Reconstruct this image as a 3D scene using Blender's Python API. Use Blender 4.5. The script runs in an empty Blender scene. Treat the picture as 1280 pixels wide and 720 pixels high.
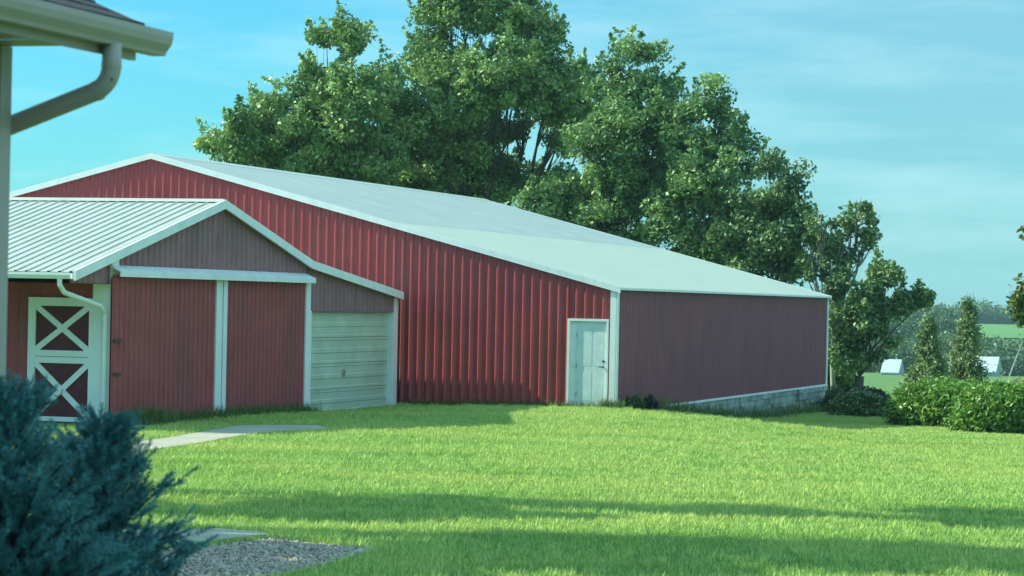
import bpy, math, random
import numpy as np
from mathutils import Vector, Matrix, Euler

SC = bpy.context.scene
COL = SC.collection
R = math.radians
rng = np.random.default_rng(7)
random.seed(7)

# ------------------------------------------------------------------ camera, world, sun, exposure
F, Y0, ROLL, CAMZ = 3275.0, 376.57, R(1.147), 2.55
cam = bpy.data.cameras.new("camera")
camo = bpy.data.objects.new("camera", cam)
COL.objects.link(camo)
camo.matrix_world = Matrix.Translation((0, 0, CAMZ)) @ Matrix.Rotation(R(90), 4, 'X') @ Matrix.Rotation(ROLL, 4, 'Z')
cam.sensor_fit = 'HORIZONTAL'
cam.sensor_width = 36.0
cam.lens = 36.0 * F / 1280.0
cam.shift_y = (Y0 - 360.0) / 1280.0
cam.clip_start, cam.clip_end = 0.2, 6000
cam.dof.use_dof = True
cam.dof.focus_distance = 62.0
cam.dof.aperture_fstop = 6
SC.camera = camo

SUN_EL = R(36.0)
SUN_H = Vector((-0.985, 0.172)).normalized()
SUN_DIR = Vector((SUN_H.x * math.cos(SUN_EL), SUN_H.y * math.cos(SUN_EL), math.sin(SUN_EL)))
sl = bpy.data.lights.new("sun", 'SUN')
sl.energy = 4.9
sl.angle = R(0.5)
sl.color = (0.90, 1.0, 0.74)
so = bpy.data.objects.new("sun", sl)
COL.objects.link(so)
so.rotation_euler = SUN_DIR.to_track_quat('Z', 'Y').to_euler()
so.location = (-40, 0, 60)

W = bpy.data.worlds.new("World")
SC.world = W
W.use_nodes = True
nt = W.node_tree
nt.nodes.clear()
N = nt.nodes.new
sky = N('ShaderNodeTexSky')
sky.sky_type = 'NISHITA'
sky.sun_disc = False
sky.sun_elevation = SUN_EL
sky.sun_rotation = math.atan2(SUN_H.x, SUN_H.y)
sky.air_density, sky.dust_density, sky.ozone_density = 1.0, 0.6, 2.0
tint = N('ShaderNodeMix'); tint.data_type = 'RGBA'; tint.blend_type = 'MULTIPLY'
tint.inputs[0].default_value = 1.0
tint.inputs[7].default_value = (0.235, 0.80, 0.98, 1)
nt.links.new(sky.outputs[0], tint.inputs[6])
tc = N('ShaderNodeTexCoord')
mp = N('ShaderNodeMapping'); mp.inputs['Scale'].default_value = (4, 4, 26); mp.inputs['Rotation'].default_value = (0.06, -0.10, 0)
nz = N('ShaderNodeTexNoise'); nz.inputs['Scale'].default_value = 1.6; nz.inputs['Detail'].default_value = 6; nz.inputs['Roughness'].default_value = 0.6
rp = N('ShaderNodeValToRGB')
rp.color_ramp.elements[0].position = 0.45; rp.color_ramp.elements[0].color = (0, 0, 0, 1)
rp.color_ramp.elements[1].position = 0.78; rp.color_ramp.elements[1].color = (1, 1, 1, 1)
mm = N('ShaderNodeMath'); mm.operation = 'MULTIPLY'; mm.inputs[1].default_value = 0.42
cl = N('ShaderNodeMix'); cl.data_type = 'RGBA'
cl.inputs[7].default_value = (4.6, 6.6, 6.9, 1)
bg = N('ShaderNodeBackground'); bg.inputs['Strength'].default_value = 0.10
wo = N('ShaderNodeOutputWorld')
L = nt.links.new
L(tc.outputs['Generated'], mp.inputs[0]); L(mp.outputs[0], nz.inputs['Vector']); L(nz.outputs['Fac'], rp.inputs[0])
L(rp.outputs[0], mm.inputs[0]); L(mm.outputs[0], cl.inputs[0])
sx0 = N('ShaderNodeSeparateXYZ'); L(tc.outputs['Generated'], sx0.inputs[0])
ma = N('ShaderNodeMapRange'); ma.interpolation_type = 'SMOOTHSTEP'; ma.inputs[1].default_value = -0.10; ma.inputs[2].default_value = 0.16; ma.inputs[3].default_value = 0.0; ma.inputs[4].default_value = 0.55
L(sx0.outputs[0], ma.inputs[0])
hzm = N('ShaderNodeMix'); hzm.data_type = 'RGBA'; hzm.inputs[7].default_value = (1.95, 3.75, 4.2, 1)     # milkier air to the right
L(ma.outputs[0], hzm.inputs[0]); L(tint.outputs[2], hzm.inputs[6]); L(hzm.outputs[2], cl.inputs[6]); 
# bright veil added above the view to fill the shade, none near the horizon
sx = N('ShaderNodeSeparateXYZ'); L(tc.outputs['Generated'], sx.inputs[0])
mr = N('ShaderNodeMapRange'); mr.interpolation_type = 'SMOOTHSTEP'; mr.inputs[1].default_value = 0.10; mr.inputs[2].default_value = 0.55; mr.inputs[3].default_value = 0.0; mr.inputs[4].default_value = 0.50
L(sx.outputs[2], mr.inputs[0])
nz2 = N('ShaderNodeTexNoise'); nz2.inputs['Scale'].default_value = 2.2; nz2.inputs['Detail'].default_value = 5
L(tc.outputs['Generated'], nz2.inputs['Vector'])
mv = N('ShaderNodeMath'); mv.operation = 'MULTIPLY_ADD'; mv.inputs[1].default_value = 0.9; mv.inputs[2].default_value = 0.5
L(nz2.outputs['Fac'], mv.inputs[0])
mv2 = N('ShaderNodeMath'); mv2.operation = 'MULTIPLY'; mv2.use_clamp = True
L(mv.outputs[0], mv2.inputs[0]); L(mr.outputs[0], mv2.inputs[1])
ve = N('ShaderNodeMix'); ve.data_type = 'RGBA'; ve.inputs[7].default_value = (4.4, 8.8, 10.8, 1)
L(mv2.outputs[0], ve.inputs[0]); L(cl.outputs[2], ve.inputs[6])
L(ve.outputs[2], bg.inputs[0]); L(bg.outputs[0], wo.inputs[0])
SC.view_settings.view_transform = 'Standard'
SC.view_settings.look = 'None'
SC.view_settings.gamma = 1.0
SC.view_settings.use_curve_mapping = False
SC.view_settings.exposure = 0.78
SC.render.engine = 'CYCLES'
SC.cycles.max_bounces = 6
SC.cycles.transparent_max_bounces = 6
SC.cycles.volume_bounces = 0
SC.cycles.filter_width = 1.5

# ------------------------------------------------------------------ pixel helpers (photo pixels -> world)
CR, SR = math.cos(ROLL), math.sin(ROLL)
def ray(x, y):
    a, b = x - 640.0, y - Y0
    return Vector(((CR * a + SR * b) / F, 1.0, -(-SR * a + CR * b) / F))
def at(x, y, Y):
    d = ray(x, y)
    return Vector((d.x * Y, Y, CAMZ + d.z * Y))

A = Vector((2.549, 64.21))                         # near right corner of the big barn
TH = R(17.508)
D1 = Vector((-math.cos(TH), math.sin(TH)))          # along its front wall, to the left
D2 = Vector((math.sin(TH), math.cos(TH)))           # along its side wall, away
def T(t, v, z):
    p = A + D1 * t + D2 * v
    return Vector((p.x, p.y, z))
def tv(x, y):
    d = Vector((x, y)) - A
    return d.dot(D1), d.dot(D2)
def sm(a, b, x):
    x = min(1, max(0, (x - a) / (b - a)))
    return x * x * (3 - 2 * x)
VX = [-400, -12, 0, 6, 14, 28, 60, 150, 300, 450, 600, 750, 1000, 1500, 3000]
VZ = [0.0, 0.0, 0.0, -0.22, -0.55, -1.05, -2.2, -4.6, -8.0, -9.6, -7.4, -4.3, -2.6, -1.5, 2.0]
def g(x, y):
    t, v = tv(x, y)
    vv = v + 0.6 * math.sin(x * 0.11) 
    if v > 30:
        vv = v + 10 * math.sin(x * 0.006 + 1.2) * min(1, (v - 30) / 80)
    z = float(np.interp(vv, VX, VZ))
    z -= 0.078 * min(5.5, max(0, x - 2.4)) * sm(34, 52, y) * (1 - .85 * sm(6, 26, v))
    z -= 0.16 * math.exp(-((t - 5.0) / 2.2) ** 2 - ((v + 2.5) / 4.5) ** 2)
    z += 0.025 * math.sin(x * 0.7 + 0.4) * math.sin(y * 0.45 + 1.0)
    return z
def gnd(x, y):
    d = ray(x, y)
    lo = 3.0
    for i in range(4000):
        Y = lo + i * 0.25
        if CAMZ + d.z * Y < g(d.x * Y, Y):
            break
    return Vector((d.x * Y, Y, g(d.x * Y, Y)))
def tx(x, y, v):                                    # t on the plane v=const seen at pixel x,y
    k = ray(x, y).x
    ax, ay = A.x + D2.x * v, A.y + D2.y * v
    return (k * ay - ax) / (D1.x - k * D1.y)
def ux(x, y, t):                                    # u (= -v) on the plane t=const seen at pixel x,y
    k = ray(x, y).x
    ax, ay = A.x + D1.x * t, A.y + D1.y * t
    return (ax - k * ay) / (D2.x - k * D2.y)
def zy(x, y, t, v):                                 # height at a pixel for a point over t,v
    p = T(t, v, 0)
    return CAMZ + ray(x, y).z * p.y

# ------------------------------------------------------------------ materials
def mat(name, col, rough=0.7, var=0.12, scale=3.0, bump=0.0, bscale=40.0, metal=0.0, spec=0.3, dirt=None, stretch=(1, 1, 1)):
    m = bpy.data.materials.new(name); m.use_nodes = True
    n = m.node_tree.nodes; l = m.node_tree.links.new
    b = n['Principled BSDF']
    b.inputs['Roughness'].default_value = rough
    b.inputs['Metallic'].default_value = metal
    b.inputs['Specular IOR Level'].default_value = spec
    tcn = n.new('ShaderNodeTexCoord'); mpn = n.new('ShaderNodeMapping'); mpn.inputs['Scale'].default_value = stretch
    l(tcn.outputs['Object'], mpn.inputs[0])
    t = n.new('ShaderNodeTexNoise'); t.inputs['Scale'].default_value = scale; t.inputs['Detail'].default_value = 5; t.inputs['Roughness'].default_value = 0.65
    l(mpn.outputs[0], t.inputs['Vector'])
    r = n.new('ShaderNodeValToRGB')
    c = Vector(col)
    r.color_ramp.elements[0].position = 0.3; r.color_ramp.elements[0].color = (*(c * (1 - var)), 1)
    r.color_ramp.elements[1].position = 0.7; r.color_ramp.elements[1].color = (*(c * (1 + var)), 1)
    l(t.outputs['Fac'], r.inputs[0])
    out = r.outputs[0]
    if dirt:
        dcol, amt, dsc, dst = dirt
        mp2 = n.new('ShaderNodeMapping'); mp2.inputs['Scale'].default_value = dst
        l(tcn.outputs['Object'], mp2.inputs[0])
        t2 = n.new('ShaderNodeTexNoise'); t2.inputs['Scale'].default_value = dsc; t2.inputs['Detail'].default_value = 6
        l(mp2.outputs[0], t2.inputs['Vector'])
        r2 = n.new('ShaderNodeValToRGB'); r2.color_ramp.elements[0].position = 0.48; r2.color_ramp.elements[1].position = 0.75
        l(t2.outputs['Fac'], r2.inputs[0])
        ml = n.new('ShaderNodeMath'); ml.operation = 'MULTIPLY'; ml.inputs[1].default_value = amt
        l(r2.outputs[0], ml.inputs[0])
        mx = n.new('ShaderNodeMix'); mx.data_type = 'RGBA'; mx.inputs[7].default_value = (*dcol, 1)
        l(ml.outputs[0], mx.inputs[0]); l(out, mx.inputs[6]); out = mx.outputs[2]
    l(out, b.inputs['Base Color'])
    if bump > 0:
        t3 = n.new('ShaderNodeTexNoise'); t3.inputs['Scale'].default_value = bscale; t3.inputs['Detail'].default_value = 4
        l(tcn.outputs['Object'], t3.inputs['Vector'])
        bp = n.new('ShaderNodeBump'); bp.inputs['Strength'].default_value = bump; bp.inputs['Distance'].default_value = 0.02
        l(t3.outputs['Fac'], bp.inputs['Height']); l(bp.outputs[0], b.inputs['Normal'])
    return m

def leafmat(name, c0, c1, trans=0.18, rough=0.45, patch=None, spec=0.3):
    m = bpy.data.materials.new(name); m.use_nodes = True
    n = m.node_tree.nodes; l = m.node_tree.links.new
    b = n['Principled BSDF']; b.inputs['Roughness'].default_value = rough; b.inputs['Specular IOR Level'].default_value = spec
    at_ = n.new('ShaderNodeAttribute'); at_.attribute_name = 'tint'
    r = n.new('ShaderNodeMix'); r.data_type = 'RGBA'
    r.inputs[6].default_value = (*c0, 1); r.inputs[7].default_value = (*c1, 1)
    l(at_.outputs['Fac'], r.inputs[0])
    col = r.outputs[2]
    if patch:                                        # mower tracks and thin darker streaks
        g0 = n.new('ShaderNodeNewGeometry'); m0 = n.new('ShaderNodeMapping'); m0.inputs['Scale'].default_value = (0.10, 0.95, 1); m0.inputs['Rotation'].default_value = (0, 0, 0.06)
        l(g0.outputs['Position'], m0.inputs[0]); t0 = n.new('ShaderNodeTexNoise'); t0.inputs['Scale'].default_value = 1.0; t0.inputs['Detail'].default_value = 5; t0.inputs['Roughness'].default_value = 0.7
        l(m0.outputs[0], t0.inputs['Vector']); r0 = n.new('ShaderNodeValToRGB'); r0.color_ramp.elements[0].position = 0.5; r0.color_ramp.elements[1].position = 0.68
        l(t0.outputs['Fac'], r0.inputs[0]); k0 = n.new('ShaderNodeMath'); k0.operation = 'MULTIPLY'; k0.inputs[1].default_value = 0.6; l(r0.outputs[0], k0.inputs[0])
        m1 = n.new('ShaderNodeMix'); m1.data_type = 'RGBA'; m1.inputs[7].default_value = (0.11, 0.27, 0.045, 1)
        l(k0.outputs[0], m1.inputs[0]); l(col, m1.inputs[6]); col = m1.outputs[2]
    if patch:
        geo = n.new('ShaderNodeNewGeometry')
        mp_ = n.new('ShaderNodeMapping'); mp_.inputs['Scale'].default_value = patch[2]
        l(geo.outputs['Position'], mp_.inputs[0])
        t = n.new('ShaderNodeTexNoise'); t.inputs['Scale'].default_value = patch[1]; t.inputs['Detail'].default_value = 4
        l(mp_.outputs[0], t.inputs['Vector'])
        rr = n.new('ShaderNodeValToRGB'); rr.color_ramp.elements[0].position = 0.4; rr.color_ramp.elements[1].position = 0.66
        l(t.outputs['Fac'], rr.inputs[0])
        m2 = n.new('ShaderNodeMix'); m2.data_type = 'RGBA'; m2.inputs[7].default_value = (*patch[0], 1)
        ml = n.new('ShaderNodeMath'); ml.operation = 'MULTIPLY'; ml.inputs[1].default_value = 0.6
        l(rr.outputs[0], ml.inputs[0]); l(ml.outputs[0], m2.inputs[0]); l(col, m2.inputs[6]); col = m2.outputs[2]
    l(col, b.inputs['Base Color'])
    tr = n.new('ShaderNodeBsdfTranslucent'); l(col, tr.inputs['Color'])
    mx = n.new('ShaderNodeMixShader'); mx.inputs[0].default_value = trans
    l(b.outputs[0], mx.inputs[1]); l(tr.outputs[0], mx.inputs[2]); l(mx.outputs[0], n['Material Output'].inputs[0])
    return m

M = {}
M['red'] = mat('red_painted_steel', (0.35, 0.048, 0.058), 0.38, 0.14, 1.2, 0.02, 6, spec=0.5, dirt=((0.20, 0.07, 0.06), 0.35, 2.2, (1, 1, 0.15)))
M['redold'] = mat('faded_red_steel', (0.36, 0.078, 0.082), 0.55, 0.16, 1.5, 0.02, 6, spec=0.2, dirt=((0.13, 0.085, 0.08), 0.45, 2.5, (1, 1, 0.12)))
M['redgable'] = mat('shade_greyed_red_steel', (0.345, 0.168, 0.185), 0.55, 0.14, 1.5, 0.02, 6, spec=0.25, dirt=((0.14, 0.11, 0.11), 0.5, 2.5, (1, 1, 0.12)))  # same red siding paint, the grey of its shade mixed into the colour
M['redside'] = mat('shade_toned_red_steel', (0.25, 0.070, 0.098), 0.5, 0.10, 0.9, 0.02, 6, spec=0.25, dirt=((0.10, 0.05, 0.07), 0.35, 1.4, (1, 1, 0.25)))  # shaded copy of the red paint: the wall's purplish shade is in the colour
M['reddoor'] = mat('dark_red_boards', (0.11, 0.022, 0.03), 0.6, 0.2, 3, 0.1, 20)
M['white'] = mat('white_trim', (0.80, 0.82, 0.82), 0.45, 0.05, 2, 0.02, 10, dirt=((0.5, 0.52, 0.47), 0.3, 3, (1, 1, 0.2)))
M['roofold'] = mat('weathered_steel_roof', (0.335, 0.39, 0.40), 0.42, 0.08, 0.8, 0.03, 3, metal=0.0, spec=0.5, dirt=((0.28, 0.32, 0.32), 0.4, 1.2, (1, 1, 1)))
M['roofnew'] = mat('pale_steel_roof', (0.40, 0.45, 0.41), 0.45, 0.05, 0.8, 0.03, 3, spec=0.45, dirt=((0.37, 0.43, 0.41), 0.35, 1.5, (1, 1, 1)))
M['roofbarn'] = mat('white_ribbed_roof', (0.40, 0.40, 0.36), 0.42, 0.06, 1.2, 0.02, 5, spec=0.4, dirt=((0.33, 0.31, 0.24), 0.6, 1.6, (1, 1, 1)))
M['garage'] = mat('beige_garage_door', (0.50, 0.58, 0.46), 0.5, 0.10, 1.5, 0.02, 8, dirt=((0.30, 0.38, 0.36), 0.5, 1.0, (1, 1, 1.5)))
M['door'] = mat('white_door', (0.62, 0.70, 0.70), 0.5, 0.10, 5, 0.12, 9)
M['dark'] = mat('dark_metal', (0.03, 0.032, 0.035), 0.4, 0.1)
M['metal'] = mat('bright_metal', (0.6, 0.6, 0.58), 0.3, 0.05, metal=0.8)
M['stone'] = mat('whitewashed_blocks', (0.33, 0.37, 0.35), 0.9, 0.4, 1.6, 0.5, 14, dirt=((0.13, 0.16, 0.14), 0.85, 1.3, (.5, .5, 4)))
M['concrete'] = mat('concrete', (0.37, 0.33, 0.27), 0.9, 0.10, 1.6, 0.3, 60, dirt=((0.22, 0.21, 0.18), 0.6, 1.1, (1, 1, 1)))
M['beige'] = mat('beige_siding', (0.42, 0.34, 0.30), 0.6, 0.05, 2, 0.02, 8)
M['beigetrim'] = mat('cream_aluminium', (0.47, 0.37, 0.34), 0.42, 0.05, 3, 0.01, 8, dirt=((0.40, 0.38, 0.30), 0.3, 4, (1, 1, 1)))
M['shingle'] = mat('dark_shingles', (0.045, 0.043, 0.05), 0.9, 0.35, 18, 0.5, 60)
M['bark'] = mat('bark', (0.085, 0.072, 0.055), 0.9, 0.3, 6, 0.5, 20, stretch=(1, 1, 0.2))
M['darkbark'] = mat('spruce_bark', (0.028, 0.034, 0.030), 0.9, 0.3, 6)
M['palebark'] = mat('pale_bark', (0.30, 0.28, 0.24), 0.85, 0.3, 6, 0.4, 20, stretch=(1, 1, 0.2))
M['soil'] = mat('soil', (0.10, 0.075, 0.05), 0.95, 0.3, 4, 0.5, 30)
M['shedroof'] = mat('bright_white_roof', (0.80, 0.80, 0.80), 0.5, 0.04, 0.5)
M['shedwall'] = mat('grey_shed_wall', (0.34, 0.38, 0.40), 0.7, 0.08, 0.6)
M['leafA'] = leafmat('maple_leaves', (0.085, 0.18, 0.055), (0.38, 0.50, 0.16))
M['leafB'] = leafmat('poplar_leaves', (0.078, 0.175, 0.06), (0.34, 0.47, 0.165))
M['leafC'] = leafmat('dark_leaves', (0.055, 0.125, 0.048), (0.24, 0.34, 0.125))
M['leafFar'] = leafmat('far_leaves', (0.045, 0.10, 0.04), (0.16, 0.24, 0.09), 0.15)
M['leafYel'] = leafmat('yellowing_leaves', (0.09, 0.135, 0.03), (0.26, 0.27, 0.075))
M['hedge'] = leafmat('glossy_hedge_leaves', (0.085, 0.20, 0.03), (0.26, 0.41, 0.08), 0.25, 0.4)
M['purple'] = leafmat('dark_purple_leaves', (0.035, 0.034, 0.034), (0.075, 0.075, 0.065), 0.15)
M['weed'] = leafmat('weed_leaves', (0.06, 0.12, 0.03), (0.16, 0.24, 0.07), 0.3)
M['bright'] = leafmat('bright_leaves', (0.09, 0.18, 0.02), (0.17, 0.28, 0.04), 0.35)
M['needle'] = leafmat('blue_spruce_needles', (0.03, 0.13, 0.14), (0.13, 0.35, 0.37), 0.06, 0.5)
M['needle2'] = leafmat('young_conifer_needles', (0.09, 0.165, 0.06), (0.33, 0.40, 0.17), 0.15, 0.5)
M['grass'] = leafmat('grass_blades', (0.085, 0.25, 0.045), (0.62, 0.72, 0.22), 0.12, 0.6, patch=((0.60, 0.62, 0.19), 0.42, (0.6, 1.0, 1)), spec=0.06)
M['rock'] = leafmat('gravel_stones', (0.19, 0.145, 0.11), (0.66, 0.54, 0.45), 0.0, 0.85)
M['bluegrey'] = mat('grey_weathered_wood', (0.30, 0.30, 0.29), 0.9, 0.2)
M['tan'] = leafmat('dry_tan_leaves', (0.22, 0.17, 0.06), (0.38, 0.30, 0.12), 0.2)

# ------------------------------------------------------------------ object helpers
BASE = {}
def link(o): COL.objects.link(o)
def thing(name, label, cat, loc, group=None):
    o = bpy.data.objects.new(name, None); link(o)
    o.empty_display_size = 0.3
    o.location = loc
    BASE[o.name] = Vector(loc)
    o['label'] = label; o['category'] = cat
    if group: o['group'] = group
    return o
def attach(o, parent):
    o.parent = parent
    BASE[o.name] = BASE[parent.name]
class MB:
    def __init__(s): s.v = []; s.f = []
    def face(s, pts):
        i = len(s.v); s.v += [Vector(p) for p in pts]; s.f.append(tuple(range(i, i + len(pts))))
    def hexa(s, p):                                  # 8 points: bottom ring 0-3, top ring 4-7
        i = len(s.v); s.v += [Vector(q) for q in p]
        for q in ((3, 2, 1, 0), (4, 5, 6, 7), (0, 1, 5, 4), (1, 2, 6, 5), (2, 3, 7, 6), (3, 0, 4, 7)):
            s.f.append(tuple(i + k for k in q))
    def tbox(s, t0, t1, v0, v1, z0, z1):
        s.hexa([T(t0, v0, z0), T(t1, v0, z0), T(t1, v1, z0), T(t0, v1, z0), T(t0, v0, z1), T(t1, v0, z1), T(t1, v1, z1), T(t0, v1, z1)])
    def extrude(s, ring, off):
        ring = [Vector(p) for p in ring]; n = len(ring); i = len(s.v)
        s.v += ring + [p + Vector(off) for p in ring]
        s.f.append(tuple(range(i, i + n))); s.f.append(tuple(range(i + 2 * n - 1, i + n - 1, -1)))
        for k in range(n):
            a, b = i + k, i + (k + 1) % n
            s.f.append((a, b, b + n, a + n))
    def tube(s, pts, radii, n=8, sq=None, cap=True):
        pts = [Vector(p) for p in pts]
        i0 = len(s.v); up = None
        for k, p in enumerate(pts):
            d = (pts[min(k + 1, len(pts) - 1)] - pts[max(k - 1, 0)]).normalized()
            if up is None:
                up = Vector((0, 0, 1)) if abs(d.z) < 0.9 else Vector((1, 0, 0))
            a = d.cross(up).normalized(); b = a.cross(d).normalized(); up = b
            r = radii[k] if hasattr(radii, '__len__') else radii
            for j in range(n):
                w = 2 * math.pi * (j + 0.5) / n
                s.v.append(p + a * (r * math.cos(w)) + b * (r * math.sin(w) * (sq or 1)))
        for k in range(len(pts) - 1):
            for j in range(n):
                a0 = i0 + k * n + j; a1 = i0 + k * n + (j + 1) % n
                s.f.append((a0, a1, a1 + n, a0 + n))
        if cap:
            s.f.append(tuple(range(i0 + n - 1, i0 - 1, -1))); e = i0 + (len(pts) - 1) * n
            s.f.append(tuple(range(e, e + n)))
    def build(s, name, m, parent=None, smooth=False, label=None, fix=True):
        me = bpy.data.meshes.new(name)
        base = BASE[parent.name] if parent else Vector((0, 0, 0))
        me.from_pydata([tuple(p - base) for p in s.v], [], s.f)
        o = bpy.data.objects.new(name, me); link(o)
        me.materials.append(m)
        if fix:
            import bmesh
            bm = bmesh.new(); bm.from_mesh(me); bmesh.ops.recalc_face_normals(bm, faces=bm.faces); bm.to_mesh(me); bm.free()
        if smooth:
            me.polygons.foreach_set('use_smooth', [True] * len(me.polygons))
        if parent: attach(o, parent)
        else: BASE[o.name] = Vector((0, 0, 0))
        if label: o['label'] = label
        return o
def ribs(mb, P0, P1, Nn, s0, s1, pitch=0.2286, h=0.019, wb=0.062, wt=0.024, phase=0.0, thick=0.0):
    """ribbed steel sheet between two edge functions"""
    Nn = Vector(Nn); S = []
    k0 = math.floor((s0 - phase) / pitch) - 1
    prof = [(-wb / 2, 0), (-wt / 2, h), (wt / 2, h), (wb / 2, 0)]
    S.append((s0, 0))
    k = k0
    while True:
        c = phase + k * pitch
        if c - wb > s1: break
        for o, hh in prof:
            if s0 < c + o < s1: S.append((c + o, hh))
        k += 1
    S.append((s1, 0))
    i = len(mb.v)
    for s_, o in S:
        mb.v.append(P0(s_) + Nn * o); mb.v.append(P1(s_) + Nn * o)
    for q in range(len(S) - 1):
        a = i + 2 * q
        mb.f.append((a, a + 2, a + 3, a + 1))
def npmesh(name, co, faces, m, parent=None, tintv=None, smooth=False, label=None):
    """co (N,3) world, faces (M,k)"""
    me = bpy.data.meshes.new(name)
    base = np.array(BASE[parent.name]) if parent else np.zeros(3)
    co = (co - base).astype(np.float32); k = faces.shape[1]
    me.vertices.add(len(co)); me.vertices.foreach_set('co', co.ravel())
    me.loops.add(faces.size); me.loops.foreach_set('vertex_index', faces.ravel().astype(np.int32))
    me.polygons.add(len(faces)); me.polygons.foreach_set('loop_start', np.arange(0, faces.size, k, dtype=np.int32))
    if tintv is not None:
        a = me.attributes.new('tint', 'FLOAT', 'POINT'); a.data.foreach_set('value', tintv.astype(np.float32))
    if smooth: me.polygons.foreach_set('use_smooth', np.ones(len(faces), dtype=bool))
    me.update(); me.validate()
    me.materials.append(m)
    o = bpy.data.objects.new(name, me); link(o)
    if parent: attach(o, parent)
    else: BASE[o.name] = Vector((0, 0, 0))
    if label: o['label'] = label
    return o
def leaves(c, size, tintv, asp=0.55, up=0.4):
    """diamond leaves at centres c"""
    n = len(c)
    nn = rng.normal(size=(n, 3)); nn[:, 2] += up * 1.5
    nn /= np.linalg.norm(nn, axis=1, keepdims=True)
    h = rng.normal(size=(n, 3)); u = np.cross(nn, h); u /= np.linalg.norm(u, axis=1, keepdims=True) + 1e-9
    w = np.cross(nn, u)
    s = (size * rng.uniform(0.65, 1.3, n))[:, None]
    co = np.stack([c - u * s, c + w * s * asp + nn * s * 0.12, c + u * s, c - w * s * asp + nn * s * 0.12], 1).reshape(-1, 3)
    fa = np.arange(4 * n).reshape(n, 4)
    return co, fa, np.repeat(tintv, 4)
def rball(n):
    d = rng.normal(size=(n, 3)); d /= np.linalg.norm(d, axis=1, keepdims=True)
    return d

# ------------------------------------------------------------------ ground
def axis(fine0, fine1, step, lo, hi, grow=1.12):
    a = list(np.arange(fine0, fine1 + 1e-6, step)); s = step; x = a[-1]
    while x < hi: s *= grow; x += s; a.append(min(x, hi))
    s = step; x = a[0]; b = []
    while x > lo: s *= grow; x -= s; b.append(max(x, lo))
    return np.array(sorted(set(b + a)))
gx = axis(-16, 26, 0.7, -1400, 1400); gy = axis(10, 98, 0.7, -150, 2400, 1.06)
gz = np.array([[g(x, y) for x in gx] for y in gy])
XX, YY = np.meshgrid(gx, gy)
co = np.stack([XX, YY, gz], 2).reshape(-1, 3)
ny, nx = XX.shape
idx = np.arange(nx * ny).reshape(ny, nx)
fa = np.stack([idx[:-1, :-1], idx[:-1, 1:], idx[1:, 1:], idx[1:, :-1]], 2).reshape(-1, 4)
M['ground'] = mat('lawn_ground', (0.085, 0.165, 0.035), 0.95, 0.35, 0.35, 0.4, 30, dirt=((0.10, 0.12, 0.04), 0.5, 0.02, (1, 1, 1)))
go = npmesh('ground', co, fa, M['ground'], smooth=True); go['kind'] = 'structure'
def drape(poly, dz, n=24, name='path', m=None, skirt=0.12, gfun=g):
    """flat-ish slab following the ground: polygon given as two borders"""
    a, b = poly
    def resample(pl):
        pl = [Vector(p[:2]) for p in pl]
        d = [0]
        for p, q in zip(pl, pl[1:]): d.append(d[-1] + (q - p).length)
        out = []
        for k in range(n + 1):
            s = d[-1] * k / n
            j = max(i for i in range(len(d)) if d[i] <= s + 1e-9); j = min(j, len(pl) - 2)
            f = (s - d[j]) / max(1e-6, d[j + 1] - d[j]); out.append(pl[j].lerp(pl[j + 1], f))
        return out
    ra, rb = resample(a), resample(b); mb = MB(); mcount = 6
    rows = []
    for p, q in zip(ra, rb):
        rows.append([Vector((*p.lerp(q, j / mcount), 0)) for j in range(mcount + 1)])
    for r_ in rows:
        for p in r_: p.z = gfun(p.x, p.y) + dz
    V = lambda i, j: rows[i][j]
    dn = Vector((0, 0, -skirt))
    for i in range(n):
        for j in range(mcount):
            mb.face([V(i, j), V(i + 1, j), V(i + 1, j + 1), V(i, j + 1)])
        mb.face([V(i, 0), V(i, 0) + dn, V(i + 1, 0) + dn, V(i + 1, 0)])
        mb.face([V(i, mcount), V(i + 1, mcount), V(i + 1, mcount) + dn, V(i, mcount) + dn])
    for i in (0, n):
        for j in range(mcount): mb.face([V(i, j), V(i, j + 1), V(i, j + 1) + dn, V(i, j) + dn])
    o = mb.build(name, m); o['kind'] = 'structure'
    return o, [tuple(p) for p in ra] + [tuple(p) for p in rb[::-1]]
P2 = lambda x, y: tuple(gnd(x, y)[:2])
path, path_poly = drape(([P2(60, 572), P2(165, 568), P2(236, 558), P2(300, 546.5), P2(345, 541), P2(385, 540.5), P2(410, 538.5)],
                         [P2(60, 556), P2(165, 556), P2(215, 549), P2(262, 540.5), P2(300, 534.5), P2(345, 533.5), P2(398, 534)]), 0.035, 30, 'path', M['concrete'])
pad, pad_poly = drape(([P2(150, 690), P2(215, 688), P2(262, 685), P2(338, 675.5)], [P2(150, 670), P2(220, 669), P2(270, 669), P2(326, 671.5)]), 0.06, 12, 'pavement', M['concrete'])

# distant crop field, a sheet on the far slope
def sheet(name, x0, x1, y0, y1, m, dz, n=40):
    xs = np.linspace(x0, x1, n); ys = np.linspace(y0, y1, n)
    X, Y_ = np.meshgrid(xs, ys); Z = np.array([[g(a, b) + dz for a in xs] for b in ys])
    c = np.stack([X, Y_, Z], 2).reshape(-1, 3); ii = np.arange(n * n).reshape(n, n)
    f_ = np.stack([ii[:-1, :-1], ii[:-1, 1:], ii[1:, 1:], ii[1:, :-1]], 2).reshape(-1, 4)
    o = npmesh(name, c, f_, m, smooth=True); o['kind'] = 'structure'; return o
M['field'] = mat('bean_field', (0.085, 0.19, 0.045), 0.9, 0.12, 0.05)
sheet('field', 40, 540, 745, 1010, M['field'], 0.35)

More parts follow.
